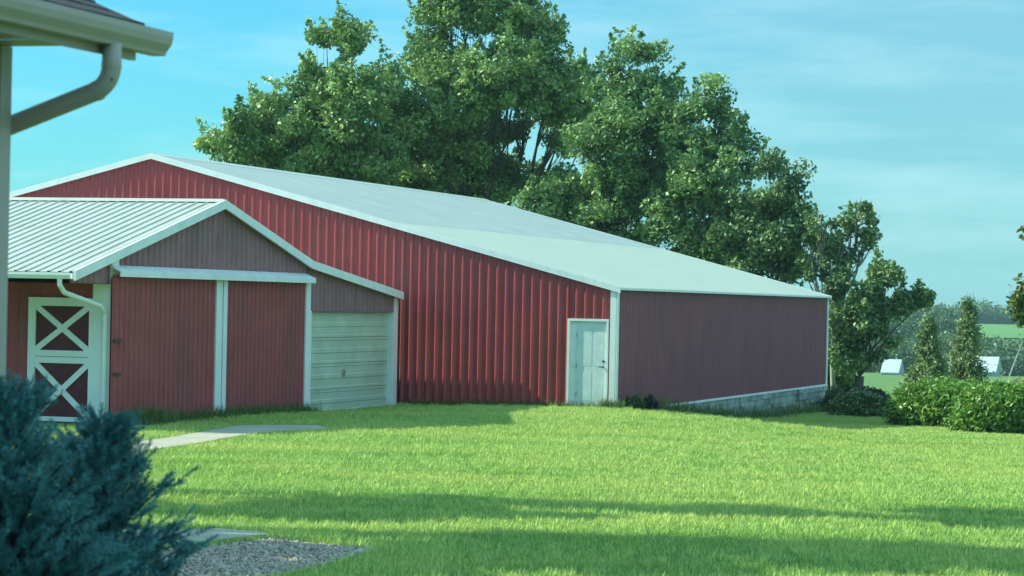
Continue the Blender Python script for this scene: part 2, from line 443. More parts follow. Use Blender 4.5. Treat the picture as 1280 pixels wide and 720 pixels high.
# ------------------------------------------------------------------ the big red barn (riding arena)
HW, LEN, ZE, ZR, ZS = 12.54, 27.82, 2.964, 6.18, -0.11
SLP = (ZR - ZE) / HW
nf = Vector((-D2.x, -D2.y, 0)); nr = Vector((-D1.x, -D1.y, 0))   # outward normals: front, right side
big = thing('arena_barn', 'big red steel barn with long pale metal roof and small white door', 'barn', T(HW, LEN / 2, ZS))
ztop = lambda t: ZE + SLP * (t if t < HW else 2 * HW - t) - 0.05
dt0, dt1 = tx(760, 450, 0), tx(710, 450, 0)       # door opening
dz1 = zy(735, 401, (dt0 + dt1) / 2, 0)
mb = MB()
ribs(mb, lambda t: T(t, 0, -0.25), lambda t: T(t, 0, ztop(t)), nf, 0.10, dt0, h=0.044, wb=0.135, wt=.034, phase=0.07)
ribs(mb, lambda t: T(t, 0, dz1), lambda t: T(t, 0, ztop(t)), nf, dt0, dt1, h=0.044, wb=0.135, wt=.034, phase=0.07)
ribs(mb, lambda t: T(t, 0, -0.25), lambda t: T(t, 0, ztop(t)), nf, dt1, HW, h=0.044, wb=0.135, wt=.034, phase=0.07)
ribs(mb, lambda t: T(t, 0, -0.25), lambda t: T(t, 0, ztop(t)), nf, HW, 2 * HW, h=0.044, wb=0.135, wt=.034, phase=0.07)
mb.build('front_siding', M['red'], big, fix=False)
mb = MB()
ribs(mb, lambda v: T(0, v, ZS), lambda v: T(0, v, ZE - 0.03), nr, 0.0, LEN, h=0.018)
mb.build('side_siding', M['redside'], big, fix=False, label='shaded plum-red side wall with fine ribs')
mb = MB()
mb.face([T(2 * HW, 0, -1), T(2 * HW, LEN, -1), T(2 * HW, LEN, ZE), T(2 * HW, 0, ZE)])
mb.face([T(0, LEN, -1), T(0, LEN, ZE - .03), T(HW, LEN, ZR - .05), T(2 * HW, LEN, ZE - .03), T(2 * HW, LEN, -1)])
mb.build('rear_siding', M['red'], big)
# roof
OH = 0.07
def roofpt(t, v): return T(t, v, ZE + SLP * (t if t < HW else 2 * HW - t))
nright = Vector((-D1.x * SLP, -D1.y * SLP, 1)).normalized()
nleft = Vector((D1.x * SLP, D1.y * SLP, 1)).normalized()
TM = tx(480, 276, -OH)
for nm, a, b, mm_, lift, lb in (('roof_panel', -0.12, TM, 'roofnew', 0.0, 'pale mint lower roof panels'), ('roof_panel', TM - 0.15, HW, 'roofold', 0.006, 'greyer weathered upper roof panels')):
    mb = MB()
    ribs(mb, lambda v: roofpt(a, v) + nright * lift, lambda v: roofpt(b, v) + nright * lift, nright, -OH, LEN + OH, h=0.016, wb=0.05)
    mb.build(nm, M[mm_], big, fix=False, label=lb)
mb = MB()
ribs(mb, lambda v: roofpt(HW, v), lambda v: roofpt(2 * HW + .12, v), nleft, -OH, LEN + OH, h=0.016, wb=0.05)
mb.build('roof_panel', M['roofold'], big, fix=False)
mb = MB()
mb.extrude([roofpt(HW - .25, -OH - .01) + Vector((0, 0, .022)), T(HW, -OH - .01, ZR + .045), roofpt(HW + .25, -OH - .01) + Vector((0, 0, .022)), T(HW, -OH - .01, ZR + .024)], Vector((*(D2 * (LEN + 2 * OH + .02)), 0)))
mb.build('ridge_cap', M['roofnew'], big)
def rake(v0, v1):
    mb = MB()
    for s in (0, 1):
        a, b = (-.13, HW) if s == 0 else (HW, 2 * HW + .13)
        pa, pb = roofpt(a, v0), roofpt(b, v0)
        u_, d_ = Vector((0, 0, .025)), Vector((0, 0, -.125))
        mb.extrude([pa + u_, pb + u_, pb + d_, pa + d_], Vector((*(D2 * (v1 - v0)), 0)))
    return mb
rake(-OH - .03, -OH + .008).build('rake_trim', M['white'], big)
rake(LEN + OH - .02, LEN + OH + .03).build('rake_trim', M['white'], big)
mb = MB(); mb.tbox(-.145, -.06, -OH - .02, LEN + OH, ZE - .085, ZE - .03)
mb.build('eave_trim', M['white'], big)
mb = MB(); mb.tbox(-.035, .125, -.055, .0, -.25, ZE - .03); mb.tbox(-.055, -.02, -.055, .13, -.25, ZE - .05)
mb.build('corner_trim', M['white'], big)
mb = MB(); mb.tbox(-.05, -.018, LEN - .16, LEN + .02, ZS, ZE - .05); mb.tbox(-.05, .1, LEN + .001, LEN + .04, ZS, ZE - .05)
mb.build('corner_trim', M['white'], big)
mb = MB(); mb.tbox(-.06, .02, .2, LEN + .03, ZS - .045, ZS + .012)
mb.build('sill_trim', M['white'], big)
# foundation blocks
mb = MB(); zc = ZS - .045; tl = []
courses = [0.17, 0.19, 0.15, 0.2, 0.18, 0.2, 0.2, 0.2]
for ci, hc in enumerate(courses):
    v = 0.3 + 0.25 * (ci % 2)
    while v < LEN:
        w = random.uniform(.8, 1.9); w = min(w, LEN - v)
        if w > .05:
            o = random.uniform(0, .075) + (0.05 if v > LEN - 5.4 else 0)
            mb.tbox(-.0 - o, .3, v, v + w - .018, zc - hc + .014, zc)
            tl += [random.random()] * 8
        v += w
    zc -= hc
mb.tbox(.012, .3, .2, LEN - .01, -1.9, ZS - .05)
mb.build('foundation', M['stone'], big)
# entry door
dj = dt1 - .22                                       # wide jamb plate on the left
ed = MB(); ed.tbox(dt0 + .045, dj, .0, .045, -.06, dz1 - .012)
for (za, zb) in ((.15, .85), (1.0, 1.85)):
    for (ta, tb) in ((.12, .34), (.42, .64)):
        ed.tbox(dt0 + ta, dt0 + tb, -.003, .01, za, zb)
edo = ed.build('entry_door', M['door'], big, label='white panelled entry door')
mb = MB()
mb.tbox(dt0 - .01, dt0 + .042, -.05, .1, -.12, dz1 + .05); mb.tbox(dt1 - .04, dt1 + .02, -.05, .1, -.12, dz1 + .05); mb.tbox(dt0 + .042, dt1 - .04, -.05, .1, dz1 - .01, dz1 + .05)
mb.tbox(dj + .003, dt1 - .04, .02, .1, -.12, dz1 - .01)
mb.build('door_frame', M['white'], edo)
c = T(dt0 + .11, .0, .98)
mb = MB(); mb.tube([c, c + nf * .06, c + nf * .062 + Vector((*(D1 * .01), 0)), c + nf * .062 + Vector((*(D1 * .11), 0))], [.02, .016, .012, .010], 8); mb.build('handle', M['dark'], edo)
mb = MB(); mb.tube([c + Vector((0, 0, .14)), c + Vector((0, 0, .14)) + nf * .04], .026, 10); mb.build('lock', M['dark'], edo)
for zz in (.25, .95, 1.7):
    mb = MB(); mb.tbox(dj - .02, dj + .02, -.012, .0, zz, zz + .1); mb.build('hinge', M['metal'], edo)

# ------------------------------------------------------------------ the horse barn with lean-to
TG = 5.56; UB, UR, UW, UE = 6.48, 11.478, 16.40, 18.25
ZBR, ZBK, ZLT = 4.524, 3.346, 2.65
SB = (ZBR - ZBK) / (UR - UB); ZEV = ZBR - SB * (UE - UR); SLT = (ZBK - ZLT) / UB
TL = TG + 24
OV = .14
def zroof(u):
    if u > UR: return ZBR - SB * (u - UR)
    if u > UB: return ZBR - SB * (UR - u)
    return ZBK - SLT * (UB - u)
hb = thing('horse_barn', 'low red horse barn with white ribbed roof, sliding doors and crossed stable door', 'barn', T(TG + 10, -11, 0))
rp_ = lambda u, t, dz=0: T(t, -u, zroof(u) + dz)
# siding
HD0, HD1 = ux(490, 450, TG), ux(385, 450, TG)      # garage opening
ZH = 2.22
mb = MB()
tr_z = 2.93
ribs(mb, lambda u: T(TG, -u, tr_z - .25), lambda u: T(TG, -u, zroof(u) - .06), nr, UB, UR, h=.05, wb=.10, pitch=.255)
ribs(mb, lambda u: T(TG, -u, tr_z - .25), lambda u: T(TG, -u, zroof(u) - .06), nr, UR, UW, h=.05, wb=.10, pitch=.255)
ribs(mb, lambda u: T(TG, -u, 2.72), lambda u: T(TG, -u, max(2.72, zroof(u) - .06)), nr, UW, UE - .12, h=.02)
ribs(mb, lambda u: T(TG, -u, ZH), lambda u: T(TG, -u, zroof(u) - .06), nr, 0.46, UB, h=.05, wb=.10, pitch=.255)
mb.build('gable_siding', M['redgable'], hb, fix=False, label='shaded grey-red gable siding')
mb = MB()
mb.face([T(TG + .05, -UB - .02, -.4), T(TG + .05, -UW, -.4), T(TG + .05, -UW, 3.0), T(TG + .05, -UB - .02, 3.0)])
ribs(mb, lambda t: T(t, -UW, -.2), lambda t: T(t, -UW, zroof(UW) - .08), nf, TG, TL)
mb.face([T(TL, -.46, -.4), T(TL, -UW, -.4), T(TL, -UW, zroof(UW) - .1), T(TL, -UR, ZBR - .1), T(TL, -UB, ZBK - .1), T(TL, -.46, ZLT - .1)])
mb.build('wall_siding', M['redold'], hb, fix=False)
# porch soffit
mb = MB(); mb.face([T(TG - .05, -UW, 2.74), T(TL, -UW, 2.74), T(TL, -UE + .1, 2.72), T(TG - .05, -UE + .1, 2.72)])
mb.build('porch_soffit', M['bluegrey'], hb)
# roofs
for nm, u0, u1, mk in (('roof_panel', UR, UE, 'roofbarn'), ('roof_panel', UB, UR, 'roofbarn'), ('roof_panel', 0.43, UB, 'roofbarn')):
    mb = MB()
    nn = (rp_(u1, 0) - rp_(u0, 0)).cross(Vector((*D1, 0))); nn = nn.normalized(); nn = nn if nn.z > 0 else -nn
    ribs(mb, lambda t: rp_(u0, t), lambda t: rp_(u1, t), nn, TG - OV, TL, h=.022, wb=.07)
    mb.build(nm, M[mk], hb, fix=False)
mb = MB()
mb.extrude([rp_(UR - .2, TG - OV - .01, .026), T(TG - OV - .01, -UR, ZBR + .05), rp_(UR + .2, TG - OV - .01, .026), T(TG - OV - .01, -UR, ZBR + .03)], Vector((*(D1 * (TL - TG + OV)), 0)))
mb.build('ridge_cap', M['roofbarn'], hb)
mb = MB()
for a, b in ((UE + .02, UR), (UR, UB), (UB, 0.43)):
    up_, dn_ = Vector((0, 0, .032)), Vector((0, 0, -.155))
    mb.extrude([rp_(a, TG - OV) + up_, rp_(b, TG - OV) + up_, rp_(b, TG - OV) + dn_, rp_(a, TG - OV) + dn_], Vector((*(-D1 * .05), 0)))
mb.build('rake_trim', M['white'], hb)
# gutter with rolled lip and downspout
gp = [(0, -.02), (0, -.13), (-.09, -.13), (-.125, -.06), (-.125, -.01), (-.11, -.01), (-.11, -.05), (-.08, -.115), (-.012, -.115), (-.012, -.02)]
mb = MB(); mb.extrude([T(TG - OV + .02, -UE + a, ZEV + b) for a, b in gp], Vector((*(D1 * 24), 0)))
gut = mb.build('gutter', M['white'], hb)
z0 = ZEV - .12
p = [T(TG + .12, -UE - .05, z0), T(TG + .12, -UE - .05, z0 - .12), T(TG + .11, -UE + .12, z0 - .26), T(TG + .06, -UW - .32, 2.30), T(TG + .06, -UW - .14, 2.16), T(TG + .06, -UW - .12, 1.9), T(TG + .06, -UW - .12, .12), T(TG + .06, -UW - .3, .03)]
mb = MB(); mb.tube(p, .048, 8); mb.build('downspout', M['white'], gut)
# corner post at the stable door
mb = MB(); mb.tbox(TG - .03, TG + .34, -UW - .09, -UW - .01, -.2, 2.74); mb.tbox(TG - .06, TG - .005, -UW - .09, -UW + .2, -.2, zroof(UW) - .1)
mb.build('corner_trim', M['white'], hb)
# sliding doors on the gable
tD = TG - .10
u_l0, u_l1, u_m, u_r0, u_r1 = ux(139, 430, tD), ux(267.5, 430, tD), ux(276, 430, tD), ux(281.5, 430, tD), ux(380, 430, tD)
ztr0 = 2.85
def slide(ua, ub, sa, sb, label, mk):
    mb = MB(); ribs(mb, lambda u: T(tD, -u, .03), lambda u: T(tD, -u, ztr0 + .05), nr, ub, ua, h=.028, wb=.08)
    mb.face([T(tD + .03, -ua, .03), T(tD + .03, -ub, .03), T(tD + .03, -ub, ztr0), T(tD + .03, -ua, ztr0)])
    d = mb.build('sliding_door', M[mk], hb, fix=False, label=label)
    for q in (sa, sb):
        if q:
            m2 = MB(); m2.tbox(tD - .035, tD + .035, -q[0], -q[1], .0, ztr0 + .04); m2.build('door_stile', M['white'], d)
    return d
ua_ = ux(268, 430, tD); ub_ = ux(276, 430, tD); uc_ = ux(281.5, 430, tD)
d1o = slide(u_l0, ua_ , (ua_, ub_ + .03), None, 'left sliding door, browner and wider', 'redold')
d2o = slide(uc_, u_r1, (ub_ - .03, uc_), (u_r1, u_r1 - .28), 'right sliding door, greyer and narrower', 'redold')
for zz in (1.62, .98):
    mb = MB(); mb.tbox(tD - .06, tD - .03, -u_l0 + .05, -u_l0 + .35, zz, zz + .05); mb.build('latch', M['dark'], d1o)
# track cover
ua, ub = ux(141, 335, tD), ux(386, 345, tD)
mb = MB()
mb.extrude([T(TG - .03, -ua, 3.09), T(tD - .18, -ua, 2.98), T(tD - .18, -ua, 2.87), T(tD - .15, -ua, 2.87), T(tD - .15, -ua, 2.96), T(TG - .03, -ua, 3.06)], Vector((*(D2 * (ua - ub)), 0)))
mb.build('door_track', M['white'], hb)
# garage door in the lean-to
ug0, ug1 = HD0 + .02, HD1 - .06
tg = TG + .10
zs_ = [zy(435, 514, TG, -3.4), zy(435, 485, TG, -3.4), zy(435, 453.5, TG, -3.4), zy(435, 421.5, TG, -3.4), ZH]
mb = MB()
for a, b in zip(zs_, zs_[1:]):
    hgt = b - a
    prof = [(0, 0), (0, .006), (.012, .012), (.012, .06), (.0, .075), (0, hgt * .40), (.014, hgt * .43), (.014, hgt * .57), (0, hgt * .60), (0, hgt - .075), (.012, hgt - .06), (.012, hgt - .014), (0, hgt - .006)]
    ring = [T(tg - o, -ug1, a + q) for o, q in prof] + [T(tg + .04, -ug1, b - .006), T(tg + .04, -ug1, a)]
    mb.extrude(ring, Vector((*(D2 * (ug1 - ug0)), 0)))
gd = mb.build('garage_door', M['garage'], hb)
uh = ux(433, 466, TG); zh = zy(433, 466, TG, -uh)
mb = MB(); mb.tbox(tg - .05, tg - .012, -uh - .1, -uh + .1, zh - .02, zh + .02); mb.tbox(tg - .048, tg - .013, -uh - .04, -uh + .04, zh - .10, zh + .08)
mb.build('handle', M['metal'], gd)
mb = MB()
mb.tbox(TG - .03, tg + .05, -ug0 + .001, -.76, -.35, ZH - .01)
mb.build('door_jamb', M['white'], gd); mb = MB()
mb.tbox(TG - .05, TG + .04, -ug1 - .20, -ug1 + .0, -.30, ZH + .02)
mb.build('door_jamb', M['white'], gd)
mb = MB(); mb.tbox(TG - .05, TG + .01, -.75, -.44, -.35, zroof(.5) - .12)
mb.build('corner_trim', M['white'], hb)
mb = MB(); mb.tbox(TG - .08, tg, -ug1, -ug0, zs_[0] - .12, zs_[0] - .015)
mb.build('threshold', M['concrete'], gd)
# crossed dutch door
vd = -UW - .02
tq = lambda x: tx(x, 450, vd)
def zq(y): return zy(78, y, TG + 1, vd)
L0, R0 = tq(36), tq(119)
Li, Ri = tq(45), tq(112)
zt, zm0, zm1, zb = zq(372), zq(438), zq(454), max(.06, zq(533))
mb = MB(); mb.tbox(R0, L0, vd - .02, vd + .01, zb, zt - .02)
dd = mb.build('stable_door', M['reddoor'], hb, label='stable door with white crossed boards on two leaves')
mb = MB()
mb.tbox(Li, L0, vd - .06, vd - .02, zb, zt); mb.tbox(R0, Ri, vd - .06, vd - .02, zb, zt)
zu1 = zq(382.5)
mb.tbox(Ri, Li, vd - .058, vd - .02, zu1, zt); mb.tbox(Ri, Li, vd - .058, vd - .02, zm1 + .13, zm0); mb.tbox(Ri, Li, vd - .058, vd - .02, zm1, zm1 + .12); mb.tbox(Ri, Li, vd - .058, vd - .02, zb, zb + .09)
mb.build('door_rail', M['white'], dd)
def cross(z0, z1):
    mb = MB()
    for k, (a, b) in enumerate((((Li, z0), (Ri, z1)), ((Ri, z0), (Li, z1)))):
        a = Vector(a); b = Vector(b); d = (b - a).normalized(); n_ = Vector((-d.y, d.x)) * .055
        ring = [a + n_ , b + n_, b - n_, a - n_]
        q = .0 if k == 0 else .003
        mb.extrude([T(r.x, vd - .053 + q, r.y) for r in ring], Vector((*(D2 * .03), 0)))
    return mb
cross(zm0, zu1).build('cross_brace', M['white'], dd); cross(zb + .09, zm1).build('cross_brace', M['white'], dd)
mb = MB(); pz = zq(487)
tc_ = tq(75)
pts = [T(tc_ + .09 * math.cos(w), vd - .075, pz + .13 * math.sin(w)) for w in np.linspace(math.pi * 0.95, math.pi * 2.05, 12)]
mb.tube(pts, .014, 6); mb.build('door_pull', M['metal'], dd)

# ------------------------------------------------------------------ the house at the left edge
ZH_ = 13.0
C3 = at(8, 58, ZH_)
def Hh(o, v, z):                                    # o outward (towards +x side), v along D2, z absolute
    return Vector((C3.x - D1.x * o + D2.x * v, C3.y - D1.y * o + D2.y * v, z))
zsf = C3.z
OVH = 0.45
RK = 0.46
house = thing('house', 'corner of a beige house with dark shingles and cream gutter', 'house', (C3.x - 4, C3.y - 6, 0))
mb = MB()
nb = int((zsf + .3) / .115)
for k in range(nb):                                 # lap siding
    za, zb_ = zsf - (k + 1) * .115, zsf - k * .115
    mb.face([Hh(.016, 0, za), Hh(.016, -12, za), Hh(0, -12, zb_), Hh(0, 0, zb_)])
    mb.face([Hh(0, 0, za), Hh(0, -12, za), Hh(.016, -12, za), Hh(.016, 0, za)])
mb.face([Hh(0, 0, -.4), Hh(-9, 0, -.4), Hh(-9, 0, zsf), Hh(-4.5, 0, zsf + 1.85), Hh(0, 0, zsf)])
mb.face([Hh(-9, 0, -.4), Hh(-9, -12, -.4), Hh(-9, -12, zsf), Hh(-9, 0, zsf)])
mb.face([Hh(0, -12, -.4), Hh(-9, -12, -.4), Hh(-9, -12, zsf), Hh(-4.5, -12, zsf + 1.85), Hh(0, -12, zsf)])
mb.build('wall', M['beige'], house)
mb = MB()
for (o0, o1, v0, v1) in ((-.08, .022, -.09, .022),):
    mb.hexa([Hh(o0, v0, -.4), Hh(o1, v0, -.4), Hh(o1, v1, -.4), Hh(o0, v1, -.4), Hh(o0, v0, zsf - .002), Hh(o1, v0, zsf - .002), Hh(o1, v1, zsf - .002), Hh(o0, v1, zsf - .002)])
mb.build('corner_trim', M['beigetrim'], house)
mb = MB(); 
for k in range(36):
    va, vb = -12 + k * (12.02 / 36), -12 + (k + 1) * (12.02 / 36) - .012
    mb.face([Hh(.0, va, zsf), Hh(OVH, va, zsf - .0), Hh(OVH, vb, zsf), Hh(0, vb, zsf)])
    mb.face([Hh(-.02, vb - .05, zsf + .006), Hh(OVH, vb - .05, zsf + .006), Hh(OVH, vb + .06 if k < 35 else vb + .01, zsf + .006), Hh(-.02, vb + .06 if k < 35 else vb + .01, zsf + .006)])
mb.build('soffit', M['beigetrim'], house)
hs = 0.42                                            # roof pitch
def hbox(mb, o0, o1, v0, v1, z0, z1):
    mb.hexa([Hh(o0, v0, z0), Hh(o1, v0, z0), Hh(o1, v1, z0), Hh(o0, v1, z0), Hh(o0, v0, z1), Hh(o1, v0, z1), Hh(o1, v1, z1), Hh(o0, v1, z1)])
ZFT = zsf + .155
mb = MB(); hbox(mb, OVH, OVH + .025, -12, RK, zsf - .03, ZFT)
# rake board
mb.extrude([Hh(OVH + .02, RK, ZFT), Hh(-4.5, RK, ZFT + hs * (4.5 + OVH)), Hh(-4.5, RK, ZFT + hs * (4.5 + OVH) - .16), Hh(OVH + .02, RK, zsf - .03)], Vector((*(D2 * .03), 0)))
mb.extrude([Hh(OVH - .001, RK - .002, zsf - .028), Hh(-4.5, RK - .002, ZFT + hs * (4.5 + OVH) - .165), Hh(-4.5, RK - .002, ZFT + hs * (4.5 + OVH) - .155), Hh(OVH - .001, RK - .002, zsf - .018)], Vector((*(D2 * -RK), 0)))
mb.build('fascia', M['beigetrim'], house)
mb = MB()
nrow = 36
for side in (1, -1):
    for k in range(nrow):                            # shingle courses
        oa, ob = OVH + .06 - k * .14, OVH + .06 - (k + 1) * .14
        if ob < -4.5: ob = -4.5
        if oa <= -4.5: break
        za = ZFT + .03 + hs * (OVH - oa); zb_ = ZFT + .018 + hs * (OVH - ob)
        f = (lambda o: o) if side == 1 else (lambda o: -9 - o)
        v = -12.0
        while v < RK + .04:
            w = min(random.choice((.16, .2, .3)), RK + .045 - v); dz = random.uniform(-.003, .004)
            if w > .01:
                mb.face([Hh(f(oa), v, za + dz), Hh(f(oa), v + w, za + dz), Hh(f(ob), v + w, zb_), Hh(f(ob), v, zb_)])
                mb.face([Hh(f(oa), v, za + dz - .02), Hh(f(oa), v + w, za + dz - .02), Hh(f(oa), v + w, za + dz), Hh(f(oa), v, za + dz)])
            v += w
for side in (1, -1):
    f = (lambda o: o) if side == 1 else (lambda o: -9 - o)
    a, b = OVH + .05, -4.5
    mb.hexa([Hh(f(a), -12, ZFT - .005), Hh(f(a), RK + .035, ZFT - .005), Hh(f(b), RK + .035, ZFT + hs * (OVH - b) - .015), Hh(f(b), -12, ZFT + hs * (OVH - b) - .015),
             Hh(f(a), -12, ZFT + .006), Hh(f(a), RK + .035, ZFT + .006), Hh(f(b), RK + .035, ZFT + hs * (OVH - b) + .0), Hh(f(b), -12, ZFT + hs * (OVH - b) + .0)])
mb.build('shingle_roof', M['shingle'], house, fix=False)
# K-style gutter
go_ = OVH + .028
gpr = [(0, .12), (0, 0), (.075, 0), (.082, .02), (.11, .055), (.118, .09), (.118, .12), (.104, .12), (.104, .094), (.098, .062), (.07, .03), (.066, .012), (.012, .012), (.012, .12)]
GB = zsf + .01
mb = MB(); mb.extrude([Hh(go_ + a, RK + .20, GB + b) for a, b in gpr], Vector((*(D2 * -12.5), 0)))
mb.extrude([Hh(go_ + a, RK + .203, GB + b) for a, b in gpr[:8]], Vector((*(D2 * -.006), 0)))
gt = mb.build('gutter', M['beigetrim'], house)
# downspout elbow and diagonal back to the wall
vo = .10
oc = go_ + .05
pts = [Hh(oc, vo, GB + .01), Hh(oc, vo, GB - .10)]
zend = at(0, 134, 12.9).z
for w in np.linspace(0, 1, 7)[1:]:
    ang = w * R(62)
    rad = .14
    pts.append(Hh(oc - rad * (1 - math.cos(ang)), vo, GB - .10 - rad * math.sin(ang)))
lo_, lz = oc - .14 * (1 - math.cos(R(62))), GB - .10 - .14 * math.sin(R(62))
pts += [Hh(-.02, vo, lz - (lo_ + .02) * .36), Hh(-.16, vo, lz - (lo_ + .16) * .36), Hh(-.24, vo, lz - (lo_ + .24) * .36 - .05), Hh(-.27, vo, lz - .5), Hh(-.27, vo, .3)]
mb = MB(); mb.tube(pts, .060, 12, sq=.8)
dsp = mb.build('downspout', M['beigetrim'], gt, smooth=True)
for a, b in ((1, 2), (6, 8)):
    q0, q1 = pts[a], pts[b]; d_ = (q1 - q0).normalized()
    c_ = q0 if a == 1 else pts[7]
    mb = MB(); mb.tube([c_ - d_ * .012, c_ + d_ * .012], .0625, 12, sq=.8); mb.build('joint_band', M['beigetrim'], dsp, smooth=False)
c_ = pts[4] + Vector((.03, -.052, 0)); mb = MB(); mb.tube([c_, c_ + Vector((0, -.006, 0))], .006, 6); mb.build('screw', M['dark'], dsp)

# ------------------------------------------------------------------ trees
def limb_path(a, b, n=5, wob=.06, droop=0.0):
    a, b = Vector(a), Vector(b); Ln = (b - a).length; out = []
    for k in range(n + 1):
        f = k / n
        q = a.lerp(b, f); s = math.sin(math.pi * f) * wob * Ln
        q += Vector((random.uniform(-1, 1), random.uniform(-1, 1), random.uniform(-.5, .5))) * s * .6
        out.append(q)
    return out
def make_tree(name, label, cat, px, Y, lobes, lsize, mk, group=None, bark='bark', dens=1.0, puff=(.4, .85), trunk_r=.25, bare=0, baseY=None, per=190, shell=.55, split=2.2):
    """lobes: (px x, px y, rx px, ry px, depth offset) seen in the photo, turned into metres at distance Y"""
    b = Vector((ray(px, 400).x * Y, Y, 0)); b.z = g(b.x, b.y)
    root = thing(name, label, cat, b, group)
    s = Y / F
    tr = MB(); C = []; TT = []
    fork = b + Vector((random.uniform(-.2, .2), 0, split))
    tr.tube(limb_path(b - Vector((0, 0, .3)), fork, 4, .02), [trunk_r * 1.35, trunk_r * 1.1, trunk_r, trunk_r * .95, trunk_r * .9], 9)
    for (lx, ly, rx, ry, dy) in lobes:
        c = at(lx, ly, Y + dy); rx_, rz_ = rx * s, ry * s; rd = .55 * (rx_ + rz_)
        # limb to the lobe
        tip = c + Vector((0, 0, rz_ * .5))
        lp = limb_path(fork, tip, 7, .05)
        r0 = trunk_r * .24
        tr.tube(lp, [r0 * (1 - .85 * k / 7) for k in range(8)], 6)
        npf = max(4, int(dens * 4.6 * rx_ * rz_ * (1 + rd) / (puff[1] ** 2 * 1.4)))
        for k in range(npf):
            d = rball(1)[0]; rad = random.random() ** (.33 if random.random() < shell else .8)
            pc = np.array(c) + d * np.array([rx_, rd, rz_]) * rad * .92
            pr = random.uniform(*puff)
            pt = min(1, max(0, random.gauss(.42, .22)))
            nl = int(per * random.uniform(.6, 1.3))
            off = rball(nl) * (rng.random(nl)[:, None] ** .45) * pr * np.array([1, 1, .75])
            # ragged: short twigs poking out
            C.append(pc + off); TT.append(np.clip(pt + rng.normal(0, .16, nl), 0, 1))
            if random.random() < .55:
                nt_ = int(nl * .3); dd_ = d * .5 + np.array([0, 0, .7]) + rball(1)[0] * .6; dd_ /= np.linalg.norm(dd_)
                f_ = rng.random(nt_)[:, None]
                C.append(pc + dd_ * (pr * (.5 + 1.1 * f_)) + rng.normal(0, .13, (nt_, 3)) * (1.15 - f_)); TT.append(np.clip(pt + .1 + rng.normal(0, .15, nt_), 0, 1))
            if random.random() < .5:
                j = random.randint(3, 6); tr.tube(limb_path(lp[j], pc, 3, .05), [r0 * .3, r0 * .2, r0 * .13, r0 * .06], 5)
        for k in range(bare):
            d = rball(1)[0]; tr.tube(limb_path(lp[random.randint(3, 6)], np.array(c) + d * np.array([rx_, rd, rz_]), 4, .08), [.05, .04, .03, .018, .008], 5)
    tr.build('trunk', M[bark], root, smooth=True)
    C = np.concatenate(C); TT = np.concatenate(TT)
    co_, fa_, tt_ = leaves(C, lsize, TT)
    npmesh('crown', co_, fa_, M[mk], root, tt_)
    return root

GT = 'tall trees behind the big barn'
make_tree('broadleaf_tree', 'leftmost spreading leafy tree behind the big barn, stepping down to the left', 'tree', 400, 108,
          [(300, 165, 45, 34, -1), (272, 182, 22, 18, 0), (345, 152, 42, 38, 0), (398, 112, 40, 52, 0), (408, 52, 20, 22, 1), (440, 48, 22, 46, 0), (445, 125, 48, 52, -2), (482, 122, 26, 46, 1), (500, 150, 30, 46, 1), (486, 92, 16, 26, 1), (390, 180, 70, 40, -1), (455, 195, 55, 45, 0), (330, 205, 70, 35, 1), (420, 250, 90, 60, 1)],
          .105, 'leafA', GT, trunk_r=.32)
make_tree('broadleaf_tree', 'tallest leafy tree, its top cut off by the upper edge of the photo', 'tree', 600, 112,
          [(535, 62, 38, 50, 0), (575, 10, 60, 42, 0), (640, 12, 50, 40, 0), (672, 58, 38, 46, 0), (560, 120, 62, 52, -2), (630, 105, 60, 60, -2), (695, 112, 38, 42, 0), (728, 100, 26, 36, 2), (520, 185, 42, 42, -1), (590, 190, 70, 50, 0), (638, 160, 26, 26, 1), (705, 140, 40, 32, 1), (722, 140, 26, 24, 2), (738, 172, 18, 18, 1), (700, 178, 20, 16, 1), (690, 225, 30, 22, 1), (640, 225, 50, 26, 1), (560, 245, 90, 45, 0)],
          .105, 'leafA', GT, trunk_r=.4)
make_tree('broadleaf_tree', 'pointed leafy tree right of the tallest one, beyond a small gap of sky', 'tree', 775, 106,
          [(786, 58, 16, 26, 0), (812, 78, 15, 25, 0), (775, 105, 40, 40, 0), (822, 112, 28, 30, 0), (752, 165, 40, 42, -1), (800, 160, 50, 48, -1), (708, 236, 36, 26, 0), (765, 225, 62, 50, 0), (820, 230, 40, 50, 0), (665, 250, 26, 24, 0), (740, 285, 90, 40, 0)],
          .10, 'leafB', GT, trunk_r=.3)
make_tree('broadleaf_tree', 'rounded leafy tree midway down the row, above the barn roof edge', 'tree', 880, 104,
          [(892, 128, 34, 28, 0), (862, 135, 22, 26, 0), (850, 180, 30, 40, 0), (905, 172, 34, 44, 0), (880, 210, 50, 44, -1), (850, 262, 44, 46, 0), (912, 262, 44, 50, 0), (935, 205, 16, 34, 0), (880, 310, 80, 30, 0)],
          .10, 'leafB', GT, trunk_r=.28, bark='palebark')
make_tree('broadleaf_tree', 'darker lower tree at the right end of the dense row', 'tree', 962, 101,
          [(965, 208, 20, 28, 0), (992, 218, 14, 26, 0), (952, 250, 36, 36, 0), (1000, 262, 26, 34, 0), (962, 300, 52, 40, 0), (925, 310, 40, 40, 0), (1012, 300, 16, 26, 0), (985, 345, 40, 18, 0)],
          .10, 'leafC', GT, trunk_r=.24)
make_tree('broadleaf_tree', 'thin open tree with pale bare branches at the barn far corner', 'tree', 1045, 99,
          [(1078, 268, 18, 24, 0), (1084, 298, 16, 18, 0), (1040, 292, 16, 22, 0), (1060, 325, 24, 20, 0), (1015, 335, 18, 18, 0), (1022, 285, 16, 26, 0), (1036, 318, 20, 18, 0), (1062, 285, 14, 16, 0), (1048, 345, 22, 18, 0)],
          .10, 'leafC', GT, bark='palebark', dens=.36, puff=(.25, .5), trunk_r=.10, bare=7, per=120)
